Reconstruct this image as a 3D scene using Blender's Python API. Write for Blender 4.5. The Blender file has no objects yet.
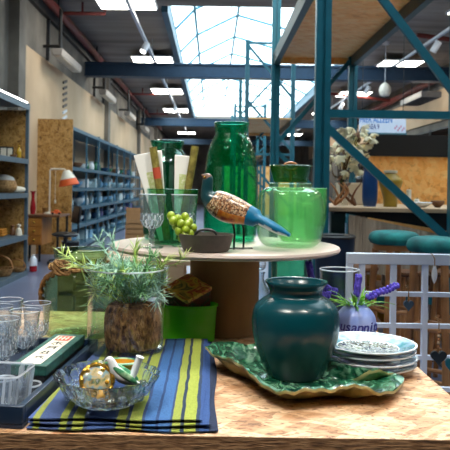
import bpy, bmesh, math, random
from mathutils import Vector, Matrix
random.seed(7)
PI = math.pi
sc = bpy.context.scene
COL = sc.collection

# ------------------------------------------------------------------ camera
TH = math.radians(0.9); F = 656.0; CX, CY = 212.0, 188.0; CAMZ = 1.18
cam = bpy.data.cameras.new('camera')
cam.sensor_width = 24.0; cam.lens = 24.0 * F / 450.0
cam.shift_x = (225 - CX) / 450.0; cam.shift_y = -(225 - CY) / 450.0
cam.clip_start = 0.05; cam.clip_end = 200
cam.dof.use_dof = True; cam.dof.focus_distance = 1.45; cam.dof.aperture_fstop = 9.0
co = bpy.data.objects.new('camera', cam); COL.objects.link(co)
co.matrix_world = Matrix.Translation((0, 0, CAMZ)) @ Matrix.Rotation(-TH, 4, 'Y') @ Matrix.Rotation(PI / 2, 4, 'X')
sc.camera = co

# ------------------------------------------------------------------ world, light, exposure
w = bpy.data.worlds.new('sky'); sc.world = w; w.use_nodes = True
bg = w.node_tree.nodes['Background']
bg.inputs['Color'].default_value = (0.80, 0.93, 1.0, 1); bg.inputs['Strength'].default_value = 3.6
SKY_X0, SKY_X1 = -0.9, 3.5
CEIL = 4.58
SKYLIGHTS = [(2.2, 10.6), (12.3, 32.8)]
for (y0, y1) in SKYLIGHTS:                       # sampling portals in the two skylight openings
    l = bpy.data.lights.new('skylight_portal', 'AREA'); l.shape = 'RECTANGLE'
    l.size = SKY_X1 - SKY_X0; l.size_y = y1 - y0; l.cycles.is_portal = True
    o = bpy.data.objects.new('skylight_portal', l); COL.objects.link(o)
    o.location = ((SKY_X0 + SKY_X1) / 2, (y0 + y1) / 2, CEIL + 0.05)
sc.view_settings.view_transform = 'Standard'; sc.view_settings.look = 'None'
sc.view_settings.gamma = 1; sc.view_settings.use_curve_mapping = False
sc.view_settings.exposure = 0.62
PANEL_E = 10.0
ADDED_TABLE_SPOTS = [((.55, 3.6, 4.0), 29), ((1.0, .2, 3.9), 16), ((-.9, .2, 3.9), 20)]   # spots added out of view to light the table, apart from its track
cy = sc.cycles
cy.use_denoising = True
cy.max_bounces = 10; cy.diffuse_bounces = 6; cy.glossy_bounces = 5; cy.transmission_bounces = 10; cy.transparent_max_bounces = 28
cy.caustics_reflective = False; cy.caustics_refractive = False; cy.sample_clamp_indirect = 6

# ------------------------------------------------------------------ pixel -> place helpers
def uv(px, py):
    a, b = px - CX, CY - py
    return (a * math.cos(TH) - b * math.sin(TH)) / F, (a * math.sin(TH) + b * math.cos(TH)) / F
def P(px, py, Y):
    u, v = uv(px, py); return Vector((u * Y, Y, CAMZ + v * Y))
def on(px, py, z):
    u, v = uv(px, py); Y = (z - CAMZ) / v
    return Vector((u * Y, Y, z))

# ------------------------------------------------------------------ materials
def new_mat(name):
    m = bpy.data.materials.new(name); m.use_nodes = True
    nt = m.node_tree
    for n in list(nt.nodes): nt.nodes.remove(n)
    return m, nt
def N(nt, t, **kw):
    n = nt.nodes.new(t)
    for k, v in kw.items():
        if k in n.inputs: n.inputs[k].default_value = v
        else: setattr(n, k, v)
    return n
def c4(c): return (c[0], c[1], c[2], 1)
def hexc(h):
    def f(x):
        x /= 255.0
        return x / 12.92 if x <= 0.04045 else ((x + 0.055) / 1.055) ** 2.4
    return (f(int(h[0:2], 16)), f(int(h[2:4], 16)), f(int(h[4:6], 16)))
def solid(name, col, rough=0.5, metal=0.0, var=0.12, scale=12, spec=0.5, bump=0.0, coat=0.0, emit=None, estr=0):
    if isinstance(col, str): col = hexc(col)
    m, nt = new_mat(name)
    out = N(nt, 'ShaderNodeOutputMaterial'); p = N(nt, 'ShaderNodeBsdfPrincipled')
    p.inputs['Roughness'].default_value = rough; p.inputs['Metallic'].default_value = metal
    p.inputs['Specular IOR Level'].default_value = spec; p.inputs['Coat Weight'].default_value = coat
    tc = N(nt, 'ShaderNodeTexCoord'); no = N(nt, 'ShaderNodeTexNoise', Scale=scale, Detail=4.0)
    nt.links.new(tc.outputs['Object'], no.inputs['Vector'])
    r = N(nt, 'ShaderNodeValToRGB')
    r.color_ramp.elements[0].position = 0.3; r.color_ramp.elements[1].position = 0.7
    r.color_ramp.elements[0].color = c4([x * (1 - var) for x in col]); r.color_ramp.elements[1].color = c4([min(1, x * (1 + var)) for x in col])
    nt.links.new(no.outputs['Fac'], r.inputs['Fac']); nt.links.new(r.outputs['Color'], p.inputs['Base Color'])
    if bump:
        b = N(nt, 'ShaderNodeBump', Strength=bump, Distance=0.01); nt.links.new(no.outputs['Fac'], b.inputs['Height']); nt.links.new(b.outputs['Normal'], p.inputs['Normal'])
    if emit:
        p.inputs['Emission Color'].default_value = c4(emit); p.inputs['Emission Strength'].default_value = estr
    nt.links.new(p.outputs['BSDF'], out.inputs['Surface'])
    return m
def mottled(name, cols, scale, rough=0.5, stretch=(1, 1, 1), bump=0.0, spec=0.5, detail=5, dist=0.0, kind='noise', coat=0):
    """several tones of one material laid out by a noise or cell pattern"""
    m, nt = new_mat(name)
    out = N(nt, 'ShaderNodeOutputMaterial'); p = N(nt, 'ShaderNodeBsdfPrincipled', Roughness=rough)
    p.inputs['Specular IOR Level'].default_value = spec; p.inputs['Coat Weight'].default_value = coat
    tc = N(nt, 'ShaderNodeTexCoord'); mp = N(nt, 'ShaderNodeMapping'); mp.inputs['Scale'].default_value = stretch
    nt.links.new(tc.outputs['Object'], mp.inputs['Vector'])
    if kind == 'noise':
        t = N(nt, 'ShaderNodeTexNoise', Scale=scale, Detail=float(detail), Distortion=dist); src = t.outputs['Fac']
    else:
        t = N(nt, 'ShaderNodeTexVoronoi', Scale=scale)
        sp = N(nt, 'ShaderNodeSeparateColor'); nt.links.new(t.outputs['Color'], sp.inputs['Color']); src = sp.outputs[0]
    nt.links.new(mp.outputs['Vector'], t.inputs['Vector'])
    r = N(nt, 'ShaderNodeValToRGB'); cr = r.color_ramp
    lo, hi = (0.3, 0.7) if kind == 'noise' else (0.0, 1.0)
    while len(cr.elements) < len(cols): cr.elements.new(0.5)
    for i, c in enumerate(cols):
        cr.elements[i].position = lo + (hi - lo) * i / max(1, len(cols) - 1)
        cr.elements[i].color = c4(hexc(c) if isinstance(c, str) else c)
    nt.links.new(src, r.inputs['Fac']); nt.links.new(r.outputs['Color'], p.inputs['Base Color'])
    if bump:
        b = N(nt, 'ShaderNodeBump', Strength=bump, Distance=0.01); nt.links.new(src, b.inputs['Height']); nt.links.new(b.outputs['Normal'], p.inputs['Normal'])
    nt.links.new(p.outputs['BSDF'], out.inputs['Surface'])
    return m
def osb(name, light, mid, dark, scale=28, rough=0.55, fleck=1.0):
    """pressed wood strands: two layers of stretched, rotated cells with grain"""
    m, nt = new_mat(name)
    L = nt.links.new
    out = N(nt, 'ShaderNodeOutputMaterial'); p = N(nt, 'ShaderNodeBsdfPrincipled', Roughness=rough)
    tc = N(nt, 'ShaderNodeTexCoord')
    cols = []
    for k, (rot, st) in enumerate([((0.1, 0.1, 1.15), (1, 4.0, 2)), ((0.1, 0.1, 2.3), (1, 4.5, 2))]):
        mp = N(nt, 'ShaderNodeMapping', vector_type='TEXTURE'); mp.inputs['Rotation'].default_value = rot; mp.inputs['Scale'].default_value = st
        L(tc.outputs['Object'], mp.inputs['Vector'])
        ns = N(nt, 'ShaderNodeTexNoise', Scale=scale * 0.5, Detail=3.0); L(mp.outputs['Vector'], ns.inputs['Vector'])
        ad = N(nt, 'ShaderNodeVectorMath', operation='MULTIPLY_ADD'); ad.inputs[1].default_value = (0.03, 0.03, 0.03)
        L(ns.outputs['Color'], ad.inputs[0]); L(mp.outputs['Vector'], ad.inputs[2])
        v = N(nt, 'ShaderNodeTexVoronoi', Scale=scale * (1 + 0.35 * k)); L(ad.outputs[0], v.inputs['Vector'])
        s = N(nt, 'ShaderNodeSeparateColor'); L(v.outputs['Color'], s.inputs['Color'])
        cols.append(s)
    mx = N(nt, 'ShaderNodeMath', operation='MULTIPLY_ADD'); mx.inputs[1].default_value = 0.5
    h = N(nt, 'ShaderNodeMath', operation='MULTIPLY'); h.inputs[1].default_value = 0.5
    L(cols[0].outputs[0], mx.inputs[0]); L(cols[1].outputs[1], h.inputs[0]); L(h.outputs[0], mx.inputs[2])
    gm = N(nt, 'ShaderNodeMapping'); gm.inputs['Scale'].default_value = (8, 60, 30); L(tc.outputs['Object'], gm.inputs['Vector'])
    g = N(nt, 'ShaderNodeTexNoise', Scale=2.0, Detail=5.0); L(gm.outputs['Vector'], g.inputs['Vector'])
    a2 = N(nt, 'ShaderNodeMath', operation='MULTIPLY_ADD'); a2.inputs[1].default_value = 0.35
    L(g.outputs['Fac'], a2.inputs[0]); L(mx.outputs[0], a2.inputs[2])
    r = N(nt, 'ShaderNodeValToRGB'); cr = r.color_ramp
    cr.elements[0].position = 0.10; cr.elements[0].color = c4(hexc(dark))
    e = cr.elements.new(0.38); e.color = c4(hexc(mid))
    cr.elements[2].position = 0.98; cr.elements[2].color = c4(hexc(light))
    L(a2.outputs[0], r.inputs['Fac']); L(r.outputs['Color'], p.inputs['Base Color'])
    fm = N(nt, 'ShaderNodeMapping'); fm.inputs['Scale'].default_value = (1, 2.6, 1); fm.inputs['Rotation'].default_value = (0, 0, .5); L(tc.outputs['Object'], fm.inputs['Vector'])
    fl = N(nt, 'ShaderNodeTexNoise', Scale=scale * 0.9, Detail=3.0, Distortion=1.5); L(fm.outputs['Vector'], fl.inputs['Vector'])
    fr = N(nt, 'ShaderNodeValToRGB'); fr.color_ramp.elements[0].position = .34; fr.color_ramp.elements[0].color = (.30, .20, .12, 1); fr.color_ramp.elements[1].position = .45; fr.color_ramp.elements[1].color = (1, 1, 1, 1)
    L(fl.outputs['Fac'], fr.inputs['Fac'])
    mu = N(nt, 'ShaderNodeMix', data_type='RGBA', blend_type='MULTIPLY'); mu.inputs['Factor'].default_value = fleck
    L(r.outputs['Color'], mu.inputs['A']); L(fr.outputs['Color'], mu.inputs['B']); L(mu.outputs['Result'], p.inputs['Base Color'])
    b = N(nt, 'ShaderNodeBump', Strength=0.15, Distance=0.004); L(a2.outputs[0], b.inputs['Height']); L(b.outputs['Normal'], p.inputs['Normal'])
    L(p.outputs['BSDF'], out.inputs['Surface'])
    return m
def glass(name, col, rough=0.02, refl=0.75, body=0.0, bodycol=None, bump=0.0, bscale=40):
    """clear or tinted glass wall: tinted see-through, glossy towards grazing angles, a little milky body"""
    if isinstance(col, str): col = hexc(col)
    col = [c ** 0.25 for c in col]          # a ray through a vessel crosses four wall faces
    m, nt = new_mat(name); L = nt.links.new
    out = N(nt, 'ShaderNodeOutputMaterial')
    tr = N(nt, 'ShaderNodeBsdfTransparent', Color=c4(col))
    gl = N(nt, 'ShaderNodeBsdfGlossy', Roughness=rough)
    lw = N(nt, 'ShaderNodeLayerWeight', Blend=0.5)
    pw = N(nt, 'ShaderNodeMath', operation='POWER'); pw.inputs[1].default_value = 3.0
    ml = N(nt, 'ShaderNodeMath', operation='MULTIPLY_ADD'); ml.inputs[1].default_value = refl; ml.inputs[2].default_value = 0.035
    L(lw.outputs['Facing'], pw.inputs[0]); L(pw.outputs[0], ml.inputs[0])
    src = tr
    if body > 0:
        bc = bodycol or col
        if isinstance(bc, str): bc = hexc(bc)
        df = N(nt, 'ShaderNodeBsdfDiffuse', Color=c4(bc)); tl = N(nt, 'ShaderNodeBsdfTranslucent', Color=c4(bc))
        m1 = N(nt, 'ShaderNodeMixShader', Fac=0.5); L(df.outputs[0], m1.inputs[1]); L(tl.outputs[0], m1.inputs[2])
        m2 = N(nt, 'ShaderNodeMixShader', Fac=body); L(tr.outputs[0], m2.inputs[1]); L(m1.outputs[0], m2.inputs[2]); src = m2
    mx = N(nt, 'ShaderNodeMixShader'); L(ml.outputs[0], mx.inputs['Fac']); L(src.outputs[0], mx.inputs[1]); L(gl.outputs[0], mx.inputs[2])
    if bump:
        tc = N(nt, 'ShaderNodeTexCoord'); no = N(nt, 'ShaderNodeTexNoise', Scale=bscale, Detail=2.0); L(tc.outputs['Object'], no.inputs['Vector'])
        b = N(nt, 'ShaderNodeBump', Strength=bump, Distance=0.01); L(no.outputs['Fac'], b.inputs['Height'])
        L(b.outputs['Normal'], gl.inputs['Normal']); L(b.outputs['Normal'], lw.inputs['Normal'])
    L(mx.outputs[0], out.inputs['Surface'])
    return m
def crystal(name, col=(0.93, 0.97, 1), ior=1.4, rough=0.01, mixt=0.45):
    m, nt = new_mat(name); L = nt.links.new
    out = N(nt, 'ShaderNodeOutputMaterial')
    g = N(nt, 'ShaderNodeBsdfGlass', Color=c4(col), Roughness=rough, IOR=ior); t = N(nt, 'ShaderNodeBsdfTransparent', Color=c4(col))
    mx = N(nt, 'ShaderNodeMixShader', Fac=mixt); L(g.outputs[0], mx.inputs[1]); L(t.outputs[0], mx.inputs[2])
    L(mx.outputs[0], out.inputs['Surface'])
    return m
def emission(name, col, s):
    m, nt = new_mat(name)
    out = N(nt, 'ShaderNodeOutputMaterial'); e = N(nt, 'ShaderNodeEmission', Color=c4(col), Strength=s)
    nt.links.new(e.outputs[0], out.inputs['Surface']); return m
def striped(name, stops, x0, x1, rough=0.85):
    """woven stripes across object x; stops = [(x, colour)], constant steps"""
    m, nt = new_mat(name); L = nt.links.new
    out = N(nt, 'ShaderNodeOutputMaterial'); p = N(nt, 'ShaderNodeBsdfPrincipled', Roughness=rough)
    p.inputs['Specular IOR Level'].default_value = 0.15
    tc = N(nt, 'ShaderNodeTexCoord'); sp = N(nt, 'ShaderNodeSeparateXYZ'); L(tc.outputs['Object'], sp.inputs[0])
    mr = N(nt, 'ShaderNodeMapRange'); mr.inputs['From Min'].default_value = x0; mr.inputs['From Max'].default_value = x1
    no = N(nt, 'ShaderNodeTexNoise', Scale=14.0, Detail=2.0); L(tc.outputs['Object'], no.inputs['Vector'])
    ad = N(nt, 'ShaderNodeMath', operation='MULTIPLY_ADD'); ad.inputs[1].default_value = 0.006
    L(no.outputs['Fac'], ad.inputs[0]); L(sp.outputs['X'], ad.inputs[2]); L(ad.outputs[0], mr.inputs['Value'])
    r = N(nt, 'ShaderNodeValToRGB'); cr = r.color_ramp; cr.interpolation = 'CONSTANT'
    while len(cr.elements) < len(stops): cr.elements.new(0.5)
    for i, (x, c) in enumerate(stops):
        cr.elements[i].position = max(0, (x - x0) / (x1 - x0)); cr.elements[i].color = c4(hexc(c))
    L(mr.outputs[0], r.inputs['Fac'])
    wv = N(nt, 'ShaderNodeTexNoise', Scale=420.0, Detail=1.0); L(tc.outputs['Object'], wv.inputs['Vector'])
    hs = N(nt, 'ShaderNodeMix', data_type='RGBA', blend_type='MULTIPLY'); hs.inputs['Factor'].default_value = 0.45
    rr = N(nt, 'ShaderNodeValToRGB'); rr.color_ramp.elements[0].position = 0.3; rr.color_ramp.elements[0].color = (0.35, 0.35, 0.4, 1); rr.color_ramp.elements[1].position = 0.62
    L(wv.outputs['Fac'], rr.inputs['Fac']); L(r.outputs['Color'], hs.inputs['A']); L(rr.outputs['Color'], hs.inputs['B'])
    L(hs.outputs['Result'], p.inputs['Base Color'])
    b = N(nt, 'ShaderNodeBump', Strength=0.3, Distance=0.002); L(wv.outputs['Fac'], b.inputs['Height']); L(b.outputs['Normal'], p.inputs['Normal'])
    L(p.outputs[0], out.inputs['Surface'])
    return m

M = {}
M['concrete'] = mottled('concrete', ['57534d', '6f6a62', '857e74'], 1.4, rough=0.85, bump=0.1)
M['concrete_ceiling'] = mottled('concrete_ceiling', ['827a72', '989086', 'aaa196'], 0.9, rough=0.9, stretch=(0.5, 3, 1), bump=0.1)
M['plaster'] = mottled('plaster', ['b69c7e', 'c6ac8c', 'd0b89a'], 0.8, rough=0.85)
M['slat_grey'] = solid('vent_grey', '6a625c', 0.8)  # plain grey of the upper vent slats
M['floor'] = mottled('polished_concrete', ['535d78', '66708a', '7a839c'], 0.7, rough=0.28, spec=0.6)
M['beam'] = solid('blue_black_steel', '223e58', 0.42, 0.3)
M['pipe_red'] = solid('red_pipe', '7a2f28', 0.5)
M['sky_bar'] = solid('skylight_bar', '4a8ea4', 0.5)
M['dark'] = solid('dark_metal', '23262a', 0.5)
M['black'] = solid('black', '121214', 0.45)
M['wood_dark'] = mottled('dark_wood', ['4a2c18', '6a4022', '7c5030'], 6, rough=0.5, stretch=(1, 1, 0.15))
M['wood'] = mottled('wood', ['8a5a30', 'a87040', 'bc8652'], 6, rough=0.5, stretch=(1, 0.2, 1))
M['wood_pale'] = mottled('pale_wood', ['b09070', 'c6a886', 'd8c0a0'], 6, rough=0.6, stretch=(0.2, 1, 1))
M['osb_table'] = osb('osb_table', 'e2c2a0', 'b6875e', '5c3a20', 46, fleck=1.0)
M['osb_edge'] = mottled('osb_edge', ['4a3018', '7a5634', '9c7650', '5c3e22'], 60, rough=0.8, stretch=(.5, 1, 3.5), bump=.4)
M['osb'] = osb('osb_board', 'c89a5a', 'a87836', '6c481e', 30)
M['osb_deck'] = osb('osb_deck', 'ffcc80', 'f8ae58', 'd88c40', 24, fleck=.3)
M['rack'] = solid('teal_painted_steel', '0c5f70', 0.38, 0.0, var=0.1, spec=0.6)
M['rack_dark'] = solid('dark_steel_beam', '26423f', 0.45)
M['shelf_steel'] = solid('grey_steel', '566670', 0.45, 0.3)
M['shelf_blue'] = solid('blue_grey_steel', '3c6478', 0.45, 0.2)
M['white'] = solid('white_paint', 'd8dce4', 0.5, var=0.05)
M['lattice'] = solid('white_blue_paint', 'd2dcf0', 0.5, var=0.06)
M['offwhite'] = solid('off_white', 'd8ccb8', 0.6)
M['panel_light'] = emission('panel_light', (1.0, 0.97, 0.88), PANEL_E)
M['spot_light'] = emission('spot_light', (1.0, 0.97, 0.9), 8)
M['disc_top'] = solid('disc_pale', 'b8a8a0', 0.42, var=0.05)
M['cardboard'] = mottled('cardboard', ['6a5030', '7a5e3a', '8a6c46'], 9, rough=0.8, stretch=(1, 1, 0.4))
M['cardboard_box'] = solid('cardboard_box', 'a87c50', 0.8)
M['teal_vase'] = solid('teal_glaze', '013c46', 0.27, var=0.08, spec=0.5)
M['leaf_top'] = mottled('leaf_glaze', ['05241a', '0c3e2c', '1e6044', '6c9c80', '08362a'], 34, rough=0.13, bump=1.0, stretch=(1, 0.45, 1), dist=1.2, coat=0.5)
M['leaf_under'] = mottled('leaf_underside', ['5a5630', '8a8452', 'a89c68', '4a6038'], 14, rough=0.3, coat=0.3)
M['navy'] = solid('navy_lacquer', '142840', 0.35, var=0.1)
M['green_box'] = mottled('green_brocade', ['0c3834', '164c44', '24625a'], 80, rough=0.6)
M['label_cream'] = solid('cream_paper', 'e6dcc8', 0.7, var=0.03)
M['ink'] = solid('ink', '18181c', 0.7)
M['stamp_red'] = solid('stamp_red', 'c8483c', 0.7)
M['porcelain'] = solid('porcelain', 'e6ebf2', 0.15, var=0.02, coat=0.4)
M['rope'] = mottled('rope', ['4c3418', '7a5830', 'a07c4c'], 90, rough=0.9, bump=0.6)
M['coir'] = mottled('coir', ['3c2818', '684628', '906840', 'ac8456'], 110, rough=0.95, bump=1.0, dist=.4, stretch=(1, 1, .5))
M['sprig_a'] = solid('sprig_grey_green', 'a4ccb8', 0.55, var=0.25, scale=30)
M['sprig_b'] = solid('sprig_green', '74a874', 0.55, var=0.25, scale=30)
M['sprig_c'] = solid('sprig_lime', 'b4cc70', 0.55, var=0.25, scale=30)
M['bowl_dark'] = solid('dark_stoneware', '4a443e', 0.6, var=0.15, scale=60)
M['grape'] = solid('grape', '8ca426', 0.35, var=0.2, scale=60, spec=0.6)
M['packet'] = solid('white_paper', 'f0f2f0', 0.7, var=0.04)
M['packet_label'] = mottled('packet_label', ['dce4b8', 'c0cf88', 'eaeed4'], 90, rough=0.7)
M['cigar'] = mottled('brown_stick', ['5a5220', '7c7230', '969046'], 60, rough=0.6)
M['stick_label'] = solid('stick_label', 'b84830', 0.6)
M['bird_head'] = solid('bird_head', '123c44', 0.3, coat=0.4)
M['bird_eye'] = mottled('bird_crest', ['2a1c18', '6a4028', '244a4a'], 120, rough=0.4)
M['bird_body'] = mottled('bird_body', ['2a1810', '6a3a20', 'c09468', 'dcc8a8', '3a2018', '9c6438'], 330, rough=0.3, kind='cell', coat=0.5)
M['bird_belly'] = mottled('bird_belly', ['a83c14', 'c86a1c', 'd8902c', '7a2410'], 60, rough=0.3, coat=0.5)
M['bird_tail'] = solid('bird_tail', '026690', 0.4, spec=.3)
M['bird_white'] = solid('bird_white', 'c8d8e0', 0.4)
M['g_deep'] = glass('deep_green_glass', (.012, .50, .20), body=0.03, bodycol='00b860', bump=0.6, bscale=40)
M['g_dark'] = glass('dark_green_glass', (.012, .34, .16), body=0.05, bodycol='07683a', bump=0.15)
M['g_bright'] = glass('bright_green_glass', (.32, .85, .34), body=0.2, bodycol='7ce890')
M['g_lime'] = glass('lime_tinted_glass', (.66, .90, .64), body=0.05, bodycol='c0f0c8', bump=0.12)
M['g_pale'] = glass('pale_green_glass', (.36, .60, .30), body=0.01, bodycol='9cc880', bump=0.35, bscale=18)
M['g_mid'] = glass('mid_green_glass', (.07, .50, .24), body=0.02, bodycol='2cb060')
M['g_clear'] = glass('clear_glass', (.90, .95, .94), refl=.9)
M['g_cut'] = glass('cut_clear_glass', (.80, .86, .92), rough=.03, refl=1.0, body=.03, bodycol='e8f2ff', bump=.5, bscale=90)
M['g_frost'] = glass('cut_frost_glass', (.55, .66, .78), rough=.04, refl=1.0, body=.10, bodycol='f0f6ff', bump=.9, bscale=120)
M['g_blue'] = glass('blue_tinted_glass', (.5, .7, .85), body=0.2, bodycol='b8e4fc')
M['g_plastic'] = glass('green_plastic', (.08, .5, .03), rough=0.15, refl=0.25, body=0.7, bodycol='70ee30')
M['pane'] = glass('skylight_pane', 'eefcff', refl=0.2)
M['crystal'] = crystal('crystal')
M['crystal_thin'] = crystal('crystal_thin', (.95, .98, 1), 1.5, .01, .15)
M['lid_green'] = glass('olive_green_glass', (.03,.15,.02), body=0.4, bodycol='235f18')
M['gold'] = solid('gold', 'd0a040', 0.25, 0.9)
M['pearl'] = mottled('pearl', ['8a6478', '78a0a8', 'c0a878', '5a7858', 'd0c8d0'], 60, rough=0.15, coat=0.5)
M['jade'] = mottled('jade', ['186048', '58a878', 'b8d8b0'], 60, rough=0.3)
M['amber'] = solid('amber', 'c89428', 0.2, coat=0.5)
M['lav_pot'] = mottled('lavender_pot', ['6a86d8', '8ca4e4', 'b0bfec'], 10, rough=0.35, coat=0.3)
M['lav_ink'] = solid('cobalt_paint', '1c2a90', 0.4)
M['lavender'] = mottled('lavender', ['2a2078', '4438b0', '6a5cd0'], 120, rough=0.7)
M['lav_leaf'] = solid('bright_leaf', '6cb02c', 0.5, var=0.3, scale=30)
M['teal_cushion'] = mottled('teal_velvet', ['04484c', '087070', '109490'], 10, rough=0.7)
M['cream_petal'] = solid('cream_petal', 'fcf0d0', 0.6, var=0.12)
M['twig'] = solid('twig', '5a4228', 0.8)
M['blue_glaze'] = solid('blue_glaze', '12407a', 0.3)
M['mustard'] = solid('mustard_glaze', 'a8882c', 0.4)
M['orange_shade'] = solid('orange_shade', 'e05a1c', 0.6)
M['white_shade'] = solid('white_shade', 'e8e0d0', 0.6)
M['red_glass'] = solid('red_glass', '9c1820', 0.2, coat=0.4)
M['desk_wood'] = mottled('desk_wood', ['94581e', 'b8742c', 'c88a40'], 5, rough=0.45, stretch=(1, 1, 0.2))
M['sign_white'] = solid('sign_white', 'd4dcec', 0.5, var=0.03)
M['sign_blue'] = solid('sign_blue', '1878c8', 0.5); M['sign_navy'] = solid('sign_navy', '162a7a', 0.5); M['sign_pink'] = solid('sign_pink', 'c88ca8', 0.6)
M['slate_heart'] = solid('slate', '34485c', 0.5); M['heart_black'] = solid('heart_black', '1c242c', 0.5)
M['towel'] = striped('striped_cloth', [(-0.300, '4a5f98'), (-0.292, '909a4a'), (-0.281, '4c5f8c'), (-0.247, '939e4a'), (-0.234, '37445c'), (-0.226, '939e4a'), (-0.207, '3c4864'), (-0.200, '40588c'),
    (-0.157, '3a4862'), (-0.152, '939e4a'), (-0.136, '37445c'), (-0.129, '96a24c'), (-0.109, '3a4a70'), (-0.104, '40689c'), (-0.085, '2e4670'), (-0.080, '40689c'), (-0.062, '36486c'), (-0.058, '939e4a'),
    (-0.044, '2e3c50'), (-0.038, '9ca84c'), (-0.018, '34445c'), (-0.012, '3a568c'), (0.004, '2e3850')], -0.300, 0.02)
M['paisley'] = mottled('paisley', ['d8c050', '3a5a24', 'd0b848', 'a03424', 'e4d070', '1c3020'], 18, rough=0.5, dist=1.5)
M['paisley_side'] = mottled('paisley_side', ['1c2a28', '7a2c28', '283c34', 'a87068'], 20, rough=0.5, dist=1.5)
M['plate_print'] = mottled('plate_print', ['dfe6ec', '1c4038', '14302c', 'e0e6ea', '3c5c48', '8a9c80'], 75, rough=0.15, dist=1.0, coat=0.4)
M['plate_rim'] = mottled('plate_rim', ['5c80b0', 'b4c6de', '4c8c98', '90a8c8'], 14, rough=0.12, coat=0.4)
M['wicker'] = mottled('wicker', ['6a4824', '94693a', 'b8905c'], 40, rough=0.8, bump=0.5)
M['shade_grey'] = solid('shade_grey', 'a8a098', 0.7)
M['burlap'] = mottled('burlap', ['9a8672', 'b8a48e', 'ccb8a2'], 30, rough=0.9, stretch=(1, 1, 0.1))

# ------------------------------------------------------------------ mesh helpers
def box(bm, c, s, rot=None, mi=0):
    m = Matrix.Translation(c) @ (rot.to_4x4() if rot else Matrix.Identity(4)) @ Matrix.Diagonal((s[0], s[1], s[2], 1))
    r = bmesh.ops.create_cube(bm, size=1.0, matrix=m)
    for f in {f for v in r['verts'] for f in v.link_faces}: f.material_index = mi
def bx(bm, x0, x1, y0, y1, z0, z1, mi=0): box(bm, ((x0 + x1) / 2, (y0 + y1) / 2, (z0 + z1) / 2), (x1 - x0, y1 - y0, z1 - z0), None, mi)
def ell(bm, c, r, rot=None, u=16, v=10, mi=0):
    m = Matrix.Translation(c) @ (rot.to_4x4() if rot else Matrix.Identity(4)) @ Matrix.Diagonal((r[0], r[1], r[2], 1))
    q = bmesh.ops.create_uvsphere(bm, u_segments=u, v_segments=v, radius=1.0, matrix=m)
    for f in {f for x in q['verts'] for f in x.link_faces}: f.material_index = mi
def lathe(bm, prof, seg=32, c=(0, 0, 0), fn=None, mi=0, sx=1, sy=1, mis=None, fmi=None):
    rings = []
    for (r, z) in prof:
        ring = []
        if r < 1e-6:
            v = bm.verts.new((c[0], c[1], c[2] + z)); ring = [v]
        else:
            for i in range(seg):
                a = 2 * PI * i / seg; rr = r * (fn(a, z) if fn else 1)
                ring.append(bm.verts.new((c[0] + rr * math.cos(a) * sx, c[1] + rr * math.sin(a) * sy, c[2] + z)))
        rings.append(ring)
    for k in range(len(rings) - 1):
        a, b = rings[k], rings[k + 1]
        for i in range(seg):
            j = (i + 1) % seg
            if len(a) == 1 and len(b) == 1: continue
            if len(a) == 1: f = bm.faces.new((a[0], b[j], b[i]))
            elif len(b) == 1: f = bm.faces.new((a[i], a[j], b[0]))
            else: f = bm.faces.new((a[i], a[j], b[j], b[i]))
            f.material_index = fmi(i, k) if fmi else (mis[k] if mis else mi)
def shell(prof, t, bt=None):
    """outer profile (from base centre up to the rim) -> closed vessel wall of thickness t"""
    bt = bt or t
    p = [(0, prof[0][1])] + list(prof)
    inner = []
    for (r, z) in reversed(prof):
        inner.append((max(r - t, 0.0005), max(z, prof[0][1] + bt)))
    inner[0] = (inner[0][0], prof[-1][1])
    q = [inner[0]]
    for x in inner[1:]:
        if abs(x[0] - q[-1][0]) + abs(x[1] - q[-1][1]) > 1e-6: q.append(x)
    return p + q + [(0, prof[0][1] + bt)]
def smooth_prof(pts, n=5):
    """Catmull-Rom through (r,z) points"""
    out = []
    for i in range(len(pts) - 1):
        p0 = pts[max(i - 1, 0)]; p1 = pts[i]; p2 = pts[i + 1]; p3 = pts[min(i + 2, len(pts) - 1)]
        for k in range(n):
            t = k / n
            out.append(tuple(0.5 * (2 * p1[d] + (p2[d] - p0[d]) * t + (2 * p0[d] - 5 * p1[d] + 4 * p2[d] - p3[d]) * t * t + (3 * p1[d] - p0[d] - 3 * p2[d] + p3[d]) * t ** 3) for d in range(len(p1))))
    out.append(tuple(pts[-1])); return out
def tube(bm, pts, r, seg=8, mi=0, mis=None, closed=False, flat=1.0):
    pts = [Vector(p) for p in pts]; n = len(pts)
    rs = r if isinstance(r, (list, tuple)) else [r] * n
    rings = []; up = None
    for i, p in enumerate(pts):
        if closed: t = pts[(i + 1) % n] - pts[i - 1]
        else: t = pts[min(i + 1, n - 1)] - pts[max(i - 1, 0)]
        t.normalize()
        if up is None:
            up = Vector((0, 0, 1)) if abs(t.z) < 0.9 else Vector((0, 1, 0))
        s = t.cross(up)
        if s.length < 1e-5: s = t.cross(Vector((1, 0, 0)))
        s.normalize(); up = s.cross(t).normalized()
        rr = rs[i]; a_, b_ = rr if isinstance(rr, (tuple, list)) else (rr, rr * flat)
        rings.append([bm.verts.new(p + s * (a_ * math.cos(2 * PI * k / seg)) + up * (b_ * math.sin(2 * PI * k / seg))) for k in range(seg)])
    m = n if closed else n - 1
    for i in range(m):
        a, b = rings[i], rings[(i + 1) % n]
        for k in range(seg):
            f = bm.faces.new((a[k], a[(k + 1) % seg], b[(k + 1) % seg], b[k])); f.material_index = mis[i] if mis else mi
    if not closed:
        f = bm.faces.new(list(reversed(rings[0]))); f.material_index = mis[0] if mis else mi
        f = bm.faces.new(rings[-1]); f.material_index = mis[-1] if mis else mi
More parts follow.
